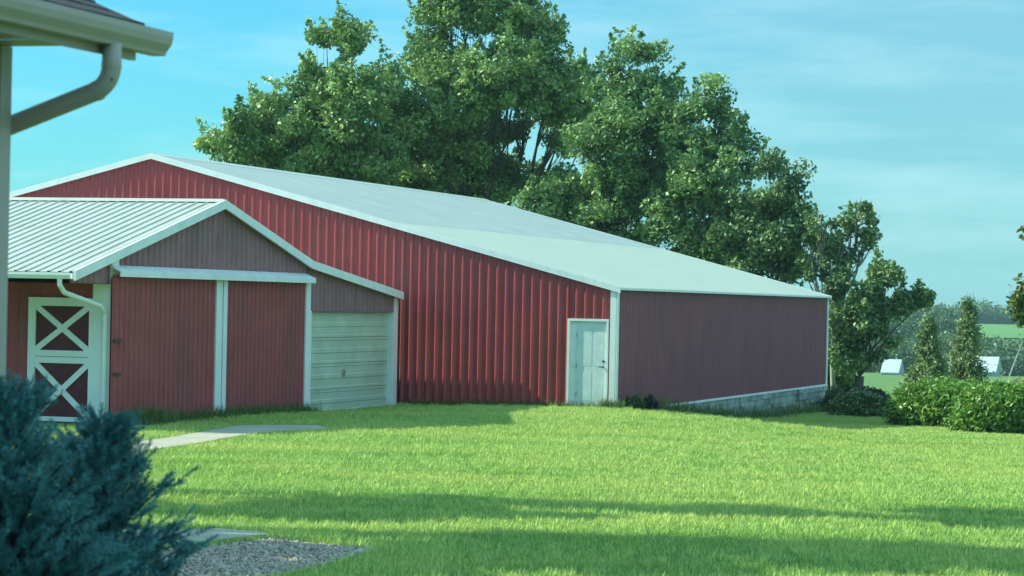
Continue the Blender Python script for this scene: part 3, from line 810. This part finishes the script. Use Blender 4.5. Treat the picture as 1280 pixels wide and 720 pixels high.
make_tree('broadleaf_tree', 'dark low tree right of the barn, one branch reaching out to the right', 'tree', 1070, 97,
          [(1108, 345, 26, 20, 0), (1085, 375, 34, 26, 0), (1130, 372, 24, 14, 0), (1156, 372, 9, 9, 0), (1060, 410, 30, 34, 0), (1100, 408, 30, 28, 0), (1072, 445, 38, 26, 0), (1050, 370, 20, 24, 0), (1118, 385, 20, 12, 0)],
          .10, 'leafC', GT, trunk_r=.2, puff=(.3, .6), dens=.72, split=1.4)
# tree just past the right edge
make_tree('broadleaf_tree', 'yellowing tree at the right edge, only its branch ends in view', 'tree', 1345, 60,
          [(1300, 380, 28, 34, 0), (1340, 350, 40, 45, 0), (1300, 330, 18, 22, 0), (1330, 280, 40, 40, 0), (1296, 290, 12, 16, 0), (1345, 220, 40, 45, 0), (1365, 160, 30, 40, 0), (1278, 376, 10, 8, 0)],
          .09, 'leafYel', None, trunk_r=.16, puff=(.18, .4), dens=1.0, per=70)
# trees left of the picture that shade the near lawn
def shade_tree(x, Y, lob, label, lsize=.2):
    b = Vector((x, Y, 0)); b.z = g(x, Y)
    root = thing('shade_tree', label, 'tree', b, 'trees left of the lawn'); tr = MB(); C = []; TT = []
    tr.tube(limb_path(b, b + Vector((0, 0, 3)), 4, .02), .25, 8)
    for (dx, dy, z, rx, rz) in lob:
        c = b + Vector((dx, dy, z)); tr.tube(limb_path(b + Vector((0, 0, 2.8)), c, 5, .05), [.14, .12, .1, .08, .05, .03], 6)
        for k in range(int(6 * rx * rz) + 3):
            pc = np.array(c) + rball(1)[0] * np.array([rx, rx, rz]) * random.random() ** .4
            nl = 95; C.append(pc + rball(nl) * (rng.random(nl)[:, None] ** .4) * .6); TT.append(np.clip(rng.normal(.4, .2, nl), 0, 1))
    tr.build('trunk', M['bark'], root, smooth=True)
    co_, fa_, tt_ = leaves(np.concatenate(C), lsize, np.concatenate(TT)); npmesh('crown', co_, fa_, M['leafB'], root, tt_)
def speckle(seed, n, zr, yr, rr, xr=.8):
    rr_ = random.Random(seed); out = []
    for k in range(n):
        z = zr[0] + (zr[1] - zr[0]) * (k + rr_.random()) / n; r = rr_.uniform(*rr)
        out.append((rr_.uniform(-xr, xr), rr_.uniform(*yr), z, r, r * rr_.uniform(.7, 1.1)))
    return out
shade_tree(-11.5, 33.0, speckle(1, 6, (4, 9.5), (-.9, 1.0), (.35, .75)), 'small leafy tree out of frame on the left, shading the left of the lawn')
shade_tree(-14, 35.2, speckle(2, 7, (8.5, 15.5), (-.8, 1.1), (.3, .72)), 'tall slim leafy tree out of frame on the left that throws the farther shadow band')
shade_tree(-13, 27.6, speckle(3, 14, (4.5, 11), (-2.3, 1.3), (.45, .95)), 'broad leafy tree out of frame on the left that throws the nearer shadow band')
shade_tree(-15, 30.4, speckle(4, 16, (11, 19), (-2.6, .7), (.45, 1.05)), 'tallest leafy tree out of frame on the left, shading the right foreground')

# blue spruces
def spruce(label, apex, height, spread, seed, nwh=40, shoots_len=.17, needle=.027, dens=1.0, group='blue spruces by the house', mk='needle'):
    rs = np.random.default_rng(seed); b = Vector((apex.x, apex.y, 0)); b.z = g(b.x, b.y)
    root = thing('blue_spruce', label, 'spruce', b, group)
    tr = MB(); top = apex.z
    tr.tube([b, Vector((b.x, b.y, b.z + height * .5)), Vector((b.x, b.y, top - .05))], [.035, .022, .006], 7)
    axes = []                                        # (start, dir, len)
    for w in range(nwh):
        f = (w + .5) / nwh                           # 0 top .. 1 bottom
        z = top - .10 - f * (height - .18)
        Lb = spread * (f ** .66) * 1.0 + .06
        nb_ = 4 + int(4 * f)
        for k in range(nb_):
            az = rs.uniform(0, 2 * math.pi)
            el = R(42) * (1 - f) ** 1.2 + R(12) + rs.normal(0, .12)
            Lk = Lb * rs.uniform(.72, 1.12)
            d = np.array([math.cos(az) * math.cos(el), math.sin(az) * math.cos(el), math.sin(el)])
            st = np.array([b.x, b.y, z])
            m_ = max(2, int(Lk / .14))
            tr.tube([st, st + d * Lk * .95], [.012, .004], 4, cap=False)
            side = np.cross(d, [0, 0, 1.0]); side /= np.linalg.norm(side)
            for j in range(m_ + 1):
                fr = .06 + .94 * j / m_
                p0 = st + d * Lk * fr + np.array([0, 0, -.06 * fr * fr * Lk])
                if j == m_:
                    axes.append((p0 - d * .08, d, shoots_len * 1.15)); continue
                for sgn in (-1, 1):
                    dd_ = d * .75 + side * sgn * rs.uniform(.45, .85) + np.array([0, 0, rs.uniform(-.05, .45)]); dd_ /= np.linalg.norm(dd_)
                    axes.append((p0, dd_, shoots_len * rs.uniform(.7, 1.25) * (1.25 - .5 * fr)))
                    if rs.random() < .8:
                        d3 = dd_ + rs.normal(0, .5, 3); d3 /= np.linalg.norm(d3); axes.append((p0 + dd_ * shoots_len * rs.uniform(.2, .6), d3, shoots_len * rs.uniform(.5, .8)))
    for k in range(5):
        az = k * 1.256 + .3; d = np.array([math.cos(az) * .5, math.sin(az) * .5, .85]); d /= np.linalg.norm(d)
        axes.append((np.array([b.x, b.y, top - .2]), d, .16))
    axes.append((np.array([b.x, b.y, top - .26]), np.array([0, 0, 1.]), .26))
    tr.build('trunk', M['darkbark'], root)
    st = np.array([a[0] for a in axes]); dr = np.array([a[1] for a in axes]); ln = np.array([a[2] for a in axes])
    nn = int(95 * dens); n = len(axes)
    f_ = np.tile(np.linspace(.02, 1, nn), (n, 1)); th = rs.uniform(0, 2 * math.pi, (n, nn))
    h = np.where(np.abs(dr[:, 2:3]) < .9, np.array([[0, 0, 1.]]), np.array([[1., 0, 0]])); u = np.cross(dr, h); u /= np.linalg.norm(u, axis=1, keepdims=True); w = np.cross(dr, u)
    rad = np.cos(th)[..., None] * u[:, None] + np.sin(th)[..., None] * w[:, None]
    lean = (.55 + .7 * f_ ** 6)[..., None]
    nd = rad + dr[:, None] * lean; nd /= np.linalg.norm(nd, axis=2, keepdims=True)
    p0 = st[:, None] + dr[:, None] * (ln[:, None] * f_)[..., None]
    nlen = (needle * rs.uniform(.8, 1.2, (n, nn)))[..., None]
    sd = np.cross(nd, rs.normal(size=(n, nn, 3))); sd /= np.linalg.norm(sd, axis=2, keepdims=True)
    wd = .0030
    co_ = np.stack([p0 + sd * wd, p0 - sd * wd, p0 + nd * nlen], 2).reshape(-1, 3)
    fa_ = np.arange(len(co_)).reshape(-1, 3)
    tt_ = np.repeat(np.clip(rs.normal(.42, .2, (n, 1)) + .25 * f_ + rs.normal(0, .1, (n, nn)), 0, 1).ravel(), 3)
    npmesh('foliage', co_, fa_, M[mk], root, tt_)
    return root
spruce('broad blue spruce at the lower left corner, nearest to the viewer', at(4, 484, 11.6), 2.1, .98, 3)
spruce('blue spruce in the right half of the pair, its branches reaching over the lawn', at(128, 527, 13.2), 1.85, .90, 5)

# young conifers beyond the hedge, built from leafy tiers
def young(label, px, ytop, Y, spread, seed):
    random.seed(seed); top = at(px, ytop, Y); b = Vector((top.x, Y, 0)); b.z = g(b.x, b.y)
    root = thing('young_conifer', label, 'conifer', b, 'young conifers beyond the hedge')
    H = top.z - b.z; tr = MB(); tr.tube([b, Vector((b.x, b.y, b.z + H * .6)), top], [.07, .04, .008], 6); C = []; TT = []
    nb_ = 90
    for k in range(nb_):
        f = (k / nb_) ** .8; z = top.z - f * H * .95; az = random.uniform(0, 6.28); Lk = (.06 + spread * f) * random.uniform(.75, 1.1)
        tip = Vector((b.x + math.cos(az) * Lk, b.y + math.sin(az) * Lk, z + Lk * .25)); st = Vector((b.x, b.y, z - Lk * .1))
        tr.tube([st, tip], [.015, .005], 4, cap=False)
        n = int(60 + 130 * Lk); fr = rng.random(n) ** .7
        C.append(np.array(st) + (np.array(tip - st)) * fr[:, None] + rng.normal(0, .10 + .06 * Lk, (n, 3))); TT.append(np.clip(rng.normal(random.gauss(.4, .2), .2, n), 0, 1))
    tr.build('trunk', M['bark'], root)
    co_, fa_, tt_ = leaves(np.concatenate(C), .075, np.concatenate(TT), .35); npmesh('foliage', co_, fa_, M['needle2'], root, tt_)
young('shorter young conifer beyond the hedge, between the two white sheds', 1161, 402, 82, .85, 11)
young('taller young conifer beyond the hedge, in front of the longer white shed', 1210, 376, 86, .85, 12)

# shrubs
def shrub(name, label, cat, cx, cy, rx, ry, h, mk, lsize, n, group=None, seed=1, asp=.45, squash=1.0, up=.5):
    random.seed(seed); b = Vector((cx, cy, g(cx, cy))); root = thing(name, label, cat, b, group)
    C = []; TT = []; tr = MB()
    for k in range(n):
        d = rball(1)[0]; d[2] = abs(d[2]) 
        rad = random.random() ** .22
        zz = d[2] ** squash
        pc = np.array([cx + d[0] * rx * rad, cy + d[1] * ry * rad, b.z + .08 + zz * h * rad * .92])
        nl = 26; pt = random.gauss(.42, .2)
        C.append(pc + rng.normal(0, .085, (nl, 3)) * (h / 1.1)); TT.append(np.clip(rng.normal(pt, .18, nl), 0, 1))
        if k % 6 == 0: tr.tube(limb_path(b + Vector((d[0] * rx * .35, d[1] * ry * .35, -.03)), pc, 3, .06), [.02, .016, .01, .005], 4)
    tr.build('stem', M['bark'], root)
    co_, fa_, tt_ = leaves(np.concatenate(C), lsize, np.concatenate(TT), asp, up); npmesh('foliage', co_, fa_, M[mk], root, tt_)
    return root
hp = gnd(1160, 534); shrub('hedge_shrub', 'broad leafy hedge shrub with bare soil at its foot, left of its neighbour', 'shrub', hp.x + .32, hp.y + .5, 1.40, 1.05, 1.28, 'hedge', .075, 980, 'hedge shrubs on the lawn', 21, squash=.62)
hp2 = gnd(1255, 544); shrub('hedge_shrub', 'leafy hedge shrub cut by the right edge, darker towards its foot', 'shrub', hp2.x + .05, hp2.y + .55, 1.32, 1.1, 1.34, 'hedge', .075, 980, 'hedge shrubs on the lawn', 22, squash=.62)
hp3 = gnd(1205, 536); shrub('hedge_shrub', 'leafy hedge shrub set back between the other two', 'shrub', hp3.x + .1, hp3.y + .75, 1.3, .9, 1.28, 'hedge', .075, 800, 'hedge shrubs on the lawn', 23, squash=.62)
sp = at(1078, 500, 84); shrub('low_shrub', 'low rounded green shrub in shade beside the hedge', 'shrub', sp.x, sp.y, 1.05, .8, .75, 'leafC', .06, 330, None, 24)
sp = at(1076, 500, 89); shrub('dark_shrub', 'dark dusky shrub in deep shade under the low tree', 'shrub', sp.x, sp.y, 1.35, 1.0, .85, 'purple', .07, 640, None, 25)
sp = at(1043, 500, 88.5); shrub('corner_shrub', 'small green shrub against the barn far corner', 'shrub', sp.x, sp.y, .32, .4, .95, 'leafC', .06, 110, None, 26)
q = at(1047, 470, 108); shrub('bright_bush', 'bright sunlit bush just past the barn far corner', 'shrub', q.x, q.y, .75, .7, 2.35, 'bright', .09, 240, None, 27)
q = T(-.38, .55, 0); shrub('weed_plant', 'ragged weed at the foot of the big barn near corner', 'weed', q.x, q.y, .30, .22, .32, 'weed', .075, 30, None, 28, asp=.22)
q = T(-.55, 1.5, 0); shrub('purple_weed', 'purplish weed beside the green one by the barn corner', 'weed', q.x, q.y, .22, .2, .38, 'purple', .06, 26, None, 29, asp=.3)
q = at(1268, 470, 120); shrub('tan_bush', 'dry tan bush right of the longer white shed', 'shrub', q.x + .6, q.y, 1.3, 1, 1.75, 'tan', .12, 300, None, 30)

# ------------------------------------------------------------------ far buildings, pole
def shed(label, xl, xr, xg, yt, yb, Y, group):
    s = Y / F; p0 = at(xl, yb, Y); w = (xr - xl) * s; H = (yb - yt) * s
    wg = (xg - xr) * s * 2.4
    root = thing('white_shed', label, 'shed', (p0.x, Y, p0.z), group)
    z0 = p0.z - .6; ze = z0 + .6 + H * .22; zt_ = z0 + .6 + H
    ex = Vector((w, 0, 0)); ey = Vector((.42, .9, 0)) * wg
    o = Vector((p0.x, Y, 0))
    P = lambda a, b_, z: Vector((o.x, o.y, 0)) + ex * a + ey * b_ + Vector((0, 0, z))
    mb = MB(); mb.extrude([P(.02, 0.03, z0), P(.02, .97, z0), P(.02, .97, ze), P(.02, .5, zt_ - .05), P(.02, .03, ze)], ex * .96)
    mb.build('wall', M['shedwall'], root)
    mb = MB()
    for a, b_ in ((-.03, .5), (1.03, .5)):
        mb.hexa([P(-.02, a, ze - .1), P(1.02, a, ze - .1), P(1.02, b_, zt_), P(-.02, b_, zt_), P(-.02, a, ze + .05), P(1.02, a, ze + .05), P(1.02, b_, zt_ + .15), P(-.02, b_, zt_ + .15)])
    mb.build('roof', M['shedroof'], root)
shed('small far white-roofed shed between the dark tree and the conifer', 1101, 1123, 1133, 450, 470, 470, 'distant white sheds')
shed('longer far white-roofed shed behind the taller young conifer', 1184, 1244, 1256, 446, 469, 480, 'distant white sheds')
mb = MB(); mb.tube([at(1262, 470, 300), at(1278, 428, 300)], [.11, .07], 8)
mb.tube([at(1274.5, 436, 300), at(1282, 441, 300)], [.05, .04], 6)
po = mb.build('leaning_pole', M['bluegrey']); po['label'] = 'grey leaning pole in the far right background'; po['category'] = 'pole'

# far woods, each mass one object
def wood(label_name, pts, mk, leaf, nper, seed):
    random.seed(seed); C = []; TT = []
    for (x, y, r, h) in pts:
        z = g(x, y)
        for k in range(nper):
            d = rball(1)[0]; rad = random.random() ** .3
            pc = np.array([x + d[0] * r * rad, y + d[1] * r * rad * .7, z + h * (.5 + .5 * d[2] * rad)])
            nl = 60; pt = random.gauss(.4, .22)
            C.append(pc + rng.normal(0, leaf * 2.2, (nl, 3))); TT.append(np.clip(rng.normal(pt, .06, nl), 0, 1))
    co_, fa_, tt_ = leaves(np.concatenate(C), leaf, np.concatenate(TT), .7)
    o = npmesh(label_name, co_, fa_, M[mk], None, tt_); o['kind'] = 'stuff'; return o
rp2 = random.Random(4)
pts = []
x = 40.0
while x < 540:                                       # treeline beyond the far field
    pts.append((x, 1040 + rp2.uniform(-15, 25), rp2.uniform(7, 11), rp2.uniform(4.8, 7.2))); x += rp2.uniform(4, 8)
wood('far_wood', pts, 'leafFar', .55, 46, 41)
pts = []
for (x0, x1, y, lo, hi) in ((1030, 1145, 560, 8.5, 12), (1130, 1300, 545, 3.5, 5.5), (1030, 1180, 640, 9, 12.5), (1225, 1330, 530, 4.2, 6), (1135, 1190, 600, 8, 11), (1030, 1200, 505, 4.5, 7.0), (1200, 1300, 505, 3.0, 4.6)):
    x = x0
    while x < x1:
        pts.append((ray(x, 400).x * y, y + rp2.uniform(-12, 12), rp2.uniform(3.2, 5.2), rp2.uniform(lo, hi))); x += rp2.uniform(11, 20)
wood('valley_wood', pts, 'leafFar', .33, 46, 42)

# ------------------------------------------------------------------ lawn grass, weeds along the walls, gravel
def inpoly(x, y, poly):
    c = False; j = len(poly) - 1
    for i in range(len(poly)):
        xi, yi = poly[i][:2]; xj, yj = poly[j][:2]
        if (yi > y) != (yj > y) and x < (xj - xi) * (y - yi) / (yj - yi) + xi: c = not c
        j = i
    return c
grav_poly = [P2(195, 694), P2(262, 686.5), P2(338, 677), P2(400, 684), P2(470, 689), P2(455, 697), P2(400, 712), P2(330, 728), P2(180, 740)]
def blades(n, lo, hi, wid, size=1.0, seed=0):
    rs = np.random.default_rng(seed)
    p = np.stack([rs.uniform(-size / 2, size / 2, n), rs.uniform(-size / 2, size / 2, n), np.zeros(n)], 1)
    az = rs.uniform(0, 2 * np.pi, n); h = rs.uniform(lo, hi, n)
    gr = rs.random((12, 12)) ** 1.5; jx = (p[:, 0] / max(size, 1e-9) + .5) * 11.9 + rs.normal(0, .25, n); jy = (p[:, 1] / max(size, 1e-9) + .5) * 11.9 + rs.normal(0, .25, n)
    cv = gr[np.clip(jx, 0, 11).astype(int), np.clip(jy, 0, 11).astype(int)] if size > .1 else rs.random(n)
    h = h * (.5 + .95 * cv); ln = rs.uniform(.1, .75, n) * h
    d = np.stack([np.cos(az), np.sin(az), np.zeros(n)], 1); sdv = np.stack([-np.sin(az), np.cos(az), np.zeros(n)], 1)
    m1 = p + d * (ln * .3)[:, None] + np.array([0, 0, 1]) * (h * .6)[:, None]
    tip = p + d * ln[:, None] + np.array([0, 0, 1]) * h[:, None]
    w = (wid * rs.uniform(.7, 1.3, n))[:, None]
    co_ = np.stack([p - sdv * w, p + sdv * w, m1 + sdv * w * .8, m1 - sdv * w * .8, tip], 1).reshape(-1, 3)
    b0 = np.arange(n) * 5
    fq = np.stack([b0, b0 + 1, b0 + 2, b0 + 2, b0 + 3, b0, b0 + 3, b0 + 2, b0 + 4], 1).reshape(-1, 3)
    # clumps of lighter grass
    tt = np.clip(.62 * cv + .38 * rs.random(n) + rs.normal(0, .08, n), 0, 1)
    return co_, fq, np.repeat(tt, 5)
pcol = bpy.data.collections.new('grass_patches')
for k in range(5):
    co_, fa_, tt_ = blades(2200, .03, .072, .0032, 1.12, 100 + k)
    o = npmesh('grass_patch', co_, fa_, M['grass'], None, tt_)
    COL.objects.unlink(o); pcol.objects.link(o)
pp = []
def blocked(x, y):
    t, v = tv(x, y)
    if 0.0 < t < 26 and v > 0: return True
    if t > TG and -UW < v < 0: return True
    return False
yy = 21.0
while yy < 97:
    hw = .235 * yy + 3.5; xx = -hw
    while xx < hw:
        a, b = xx + random.uniform(-.1, .1), yy + random.uniform(-.1, .1)
        if not blocked(a, b): pp.append((a, b, g(a, b) - .004))
        xx += .95
    yy += .95
# keep patches off path, pad and gravel by testing their corners
keep = []
for (a, b, c) in pp:
    bad = False
    for dx in (-.58, 0, .58):
        for dy in (-.58, 0, .58):
            for pl in (path_poly, pad_poly, grav_poly):
                if inpoly(a + dx, b + dy, pl): bad = True
    if not bad: keep.append((a, b, c))
me = bpy.data.meshes.new('lawn_grass'); me.from_pydata(keep, [], [])
lawn = bpy.data.objects.new('lawn_grass', me); link(lawn); lawn['kind'] = 'stuff'
me.materials.append(M['grass'])
ng = bpy.data.node_groups.new('scatter_grass', 'GeometryNodeTree')
ng.interface.new_socket('Geometry', in_out='INPUT', socket_type='NodeSocketGeometry'); ng.interface.new_socket('Geometry', in_out='OUTPUT', socket_type='NodeSocketGeometry')
gi, go2 = ng.nodes.new('NodeGroupInput'), ng.nodes.new('NodeGroupOutput')
m2p = ng.nodes.new('GeometryNodeMeshToPoints'); iop = ng.nodes.new('GeometryNodeInstanceOnPoints')
ci = ng.nodes.new('GeometryNodeCollectionInfo'); ci.inputs['Collection'].default_value = pcol; ci.inputs['Separate Children'].default_value = True
iop.inputs['Pick Instance'].default_value = True
rv0 = ng.nodes.new('FunctionNodeRandomValue'); rv0.data_type = 'INT'; rv0.inputs['Min'].default_value = 0
for so_ in rv0.inputs:
    if so_.type == 'INT' and so_.name == 'Min': so_.default_value = 0
    if so_.type == 'INT' and so_.name == 'Max': so_.default_value = 3
mq = ng.nodes.new('ShaderNodeMath'); mq.operation = 'MULTIPLY'; mq.inputs[1].default_value = math.pi / 2
rv = ng.nodes.new('ShaderNodeCombineXYZ')
ng.links.new([o_ for o_ in rv0.outputs if o_.type == 'INT'][0], mq.inputs[0]); ng.links.new(mq.outputs[0], rv.inputs[2])
ng.links.new(gi.outputs[0], m2p.inputs[0]); ng.links.new(m2p.outputs[0], iop.inputs['Points']); ng.links.new(ci.outputs[0], iop.inputs['Instance'])
ng.links.new(rv.outputs[0], iop.inputs['Rotation']); ng.links.new(iop.outputs[0], go2.inputs[0])
md = lawn.modifiers.new('scatter', 'NODES'); md.node_group = ng
# fill the borders that whole patches had to leave free, single blades tested one by one; plus weeds at the walls
E0 = []
def scatter(n, gen, lo, hi, wid, rs):
    P_ = []
    while len(P_) < n:
        x, y = gen()
        if any(inpoly(x, y, pl) for pl in (path_poly, pad_poly)): continue
        P_.append((x, y, g(x, y)))
    P_ = np.array(P_); c, f_, t_ = blades(n, lo, hi, wid, 1e-6, rs)
    return (c.reshape(-1, 5, 3) + P_[:, None]).reshape(-1, 3), f_, t_
def bbox_gen(poly, m):
    xs = [p[0] for p in poly]; ys = [p[1] for p in poly]
    def gen():
        while True:
            x, y = random.uniform(min(xs) - m, max(xs) + m), random.uniform(min(ys) - m, max(ys) + m)
            if blocked(x, y): continue
            if poly is not grav_poly and inpoly(x, y, grav_poly): continue
            if poly is grav_poly and inpoly(x, y, poly) and random.random() > .012: continue
            return x, y
    return gen
def edge_gen(t0, t1, v, w):
    def gen():
        p = T(random.uniform(t0, t1), v + random.choice((-1, -1)) * abs(random.gauss(0, w)), 0); return p.x, p.y
    return gen
def edgeu_gen(u0, u1, t, w):
    def gen():
        p = T(t - abs(random.gauss(0, w)), -random.uniform(u0, u1), 0); return p.x, p.y
    return gen
parts = [scatter(70000, bbox_gen(path_poly, .75), .035, .075, .0034, 1), scatter(24000, bbox_gen(pad_poly, .8), .04, .08, .0034, 2), scatter(34000, bbox_gen(grav_poly, .8), .04, .085, .0034, 3)]
cs, fs, ts, off = [], [], [], 0
def merge(parts):
    cs, fs, ts, off = [], [], [], 0
    for c, f_, t_ in parts:
        cs.append(c); fs.append(f_ + off); ts.append(t_); off += len(c)
    return np.concatenate(cs), np.concatenate(fs), np.concatenate(ts)
c, f_, t_ = merge(parts); o = npmesh('border_grass', c, f_, M['grass'], None, t_); o['kind'] = 'stuff'
parts = [scatter(2600, edge_gen(.2, TG, -.03, .10), .06, .19, .004, 4), scatter(3800, edgeu_gen(6.5, 16.3, tD - .05, .18), .08, .26, .005, 5), scatter(1400, edgeu_gen(14.5, 16.3, tD - .05, .25), .1, .4, .006, 6),
         scatter(3200, edgeu_gen(-27.5, -1, -.07, .25), .12, .40, .007, 7), scatter(900, edgeu_gen(-12, -1, -.07, .25), .15, .45, .007, 9), scatter(500, edge_gen(-.3, .3, -.05, .12), .08, .28, .005, 8)]
c, f_, t_ = merge(parts); o = npmesh('wall_weeds', c, f_, M['weed'], None, t_); o['kind'] = 'stuff'
# soil under the gravel and under the hedge
gv = np.array([(p[0], p[1]) for p in grav_poly])
mb = MB()
mb.face([(p[0], p[1], g(p[0], p[1]) + .010) for p in grav_poly])
o = mb.build('gravel_bed', M['soil']); o['kind'] = 'structure'
mb = MB(); ring = [(hp2.x - .4 + 2.3 * math.cos(w), hp2.y + .9 + 1.45 * math.sin(w)) for w in np.linspace(0, 2 * math.pi, 40)[:-1]]
mb.face([(a, b, g(a, b) + .05) for a, b in ring])
ico_v = []
import bmesh
bm = bmesh.new(); bmesh.ops.create_icosphere(bm, subdivisions=1, radius=1.0); iv = np.array([v.co for v in bm.verts]); ifc = np.array([[v.index for v in f.verts] for f in bm.faces]); bm.free()
n = 0; cs, ts = [], []
xs, ys = gv[:, 0], gv[:, 1]
while n < 7500:
    x, y = random.uniform(xs.min(), xs.max()), random.uniform(ys.min(), ys.max())
    if not inpoly(x, y, grav_poly): continue
    s = random.uniform(.009, .024) * (1.5 if random.random() < .08 else 1)
    m3 = np.array(Euler((random.uniform(0, 6), random.uniform(0, 6), random.uniform(0, 6))).to_matrix())
    v = iv * (1 + rng.normal(0, .14, (len(iv), 1))) * np.array([1, random.uniform(.6, 1), random.uniform(.45, .8)]) * s
    cs.append(v @ m3.T + np.array([x, y, g(x, y) + .012 + s * .4])); ts += [min(1, max(0, random.gauss(.4, .27)))] * len(iv); n += 1
c = np.concatenate(cs); f_ = np.concatenate([ifc + k * len(iv) for k in range(n)])
o = npmesh('gravel', c, f_, M['rock'], None, np.array(ts)); o['kind'] = 'stuff'

# ------------------------------------------------------------------ haze
mb = MB(); mb.hexa([Vector((sx, sy, sz)) for sz in (-14, 34) for sx, sy in ((-1500, -200), (1500, -200), (1500, 2500), (-1500, 2500))])
hz = mb.build('haze', bpy.data.materials.new('haze')); hz['kind'] = 'stuff'
hm = hz.data.materials[0]; hm.use_nodes = True; hn = hm.node_tree.nodes; hn.remove(hn['Principled BSDF'])
pv = hn.new('ShaderNodeVolumePrincipled'); pv.inputs['Density'].default_value = 0.00016; pv.inputs['Color'].default_value = (.62, .9, 1, 1); pv.inputs['Anisotropy'].default_value = .2
hm.node_tree.links.new(pv.outputs[0], hn['Material Output'].inputs['Volume'])
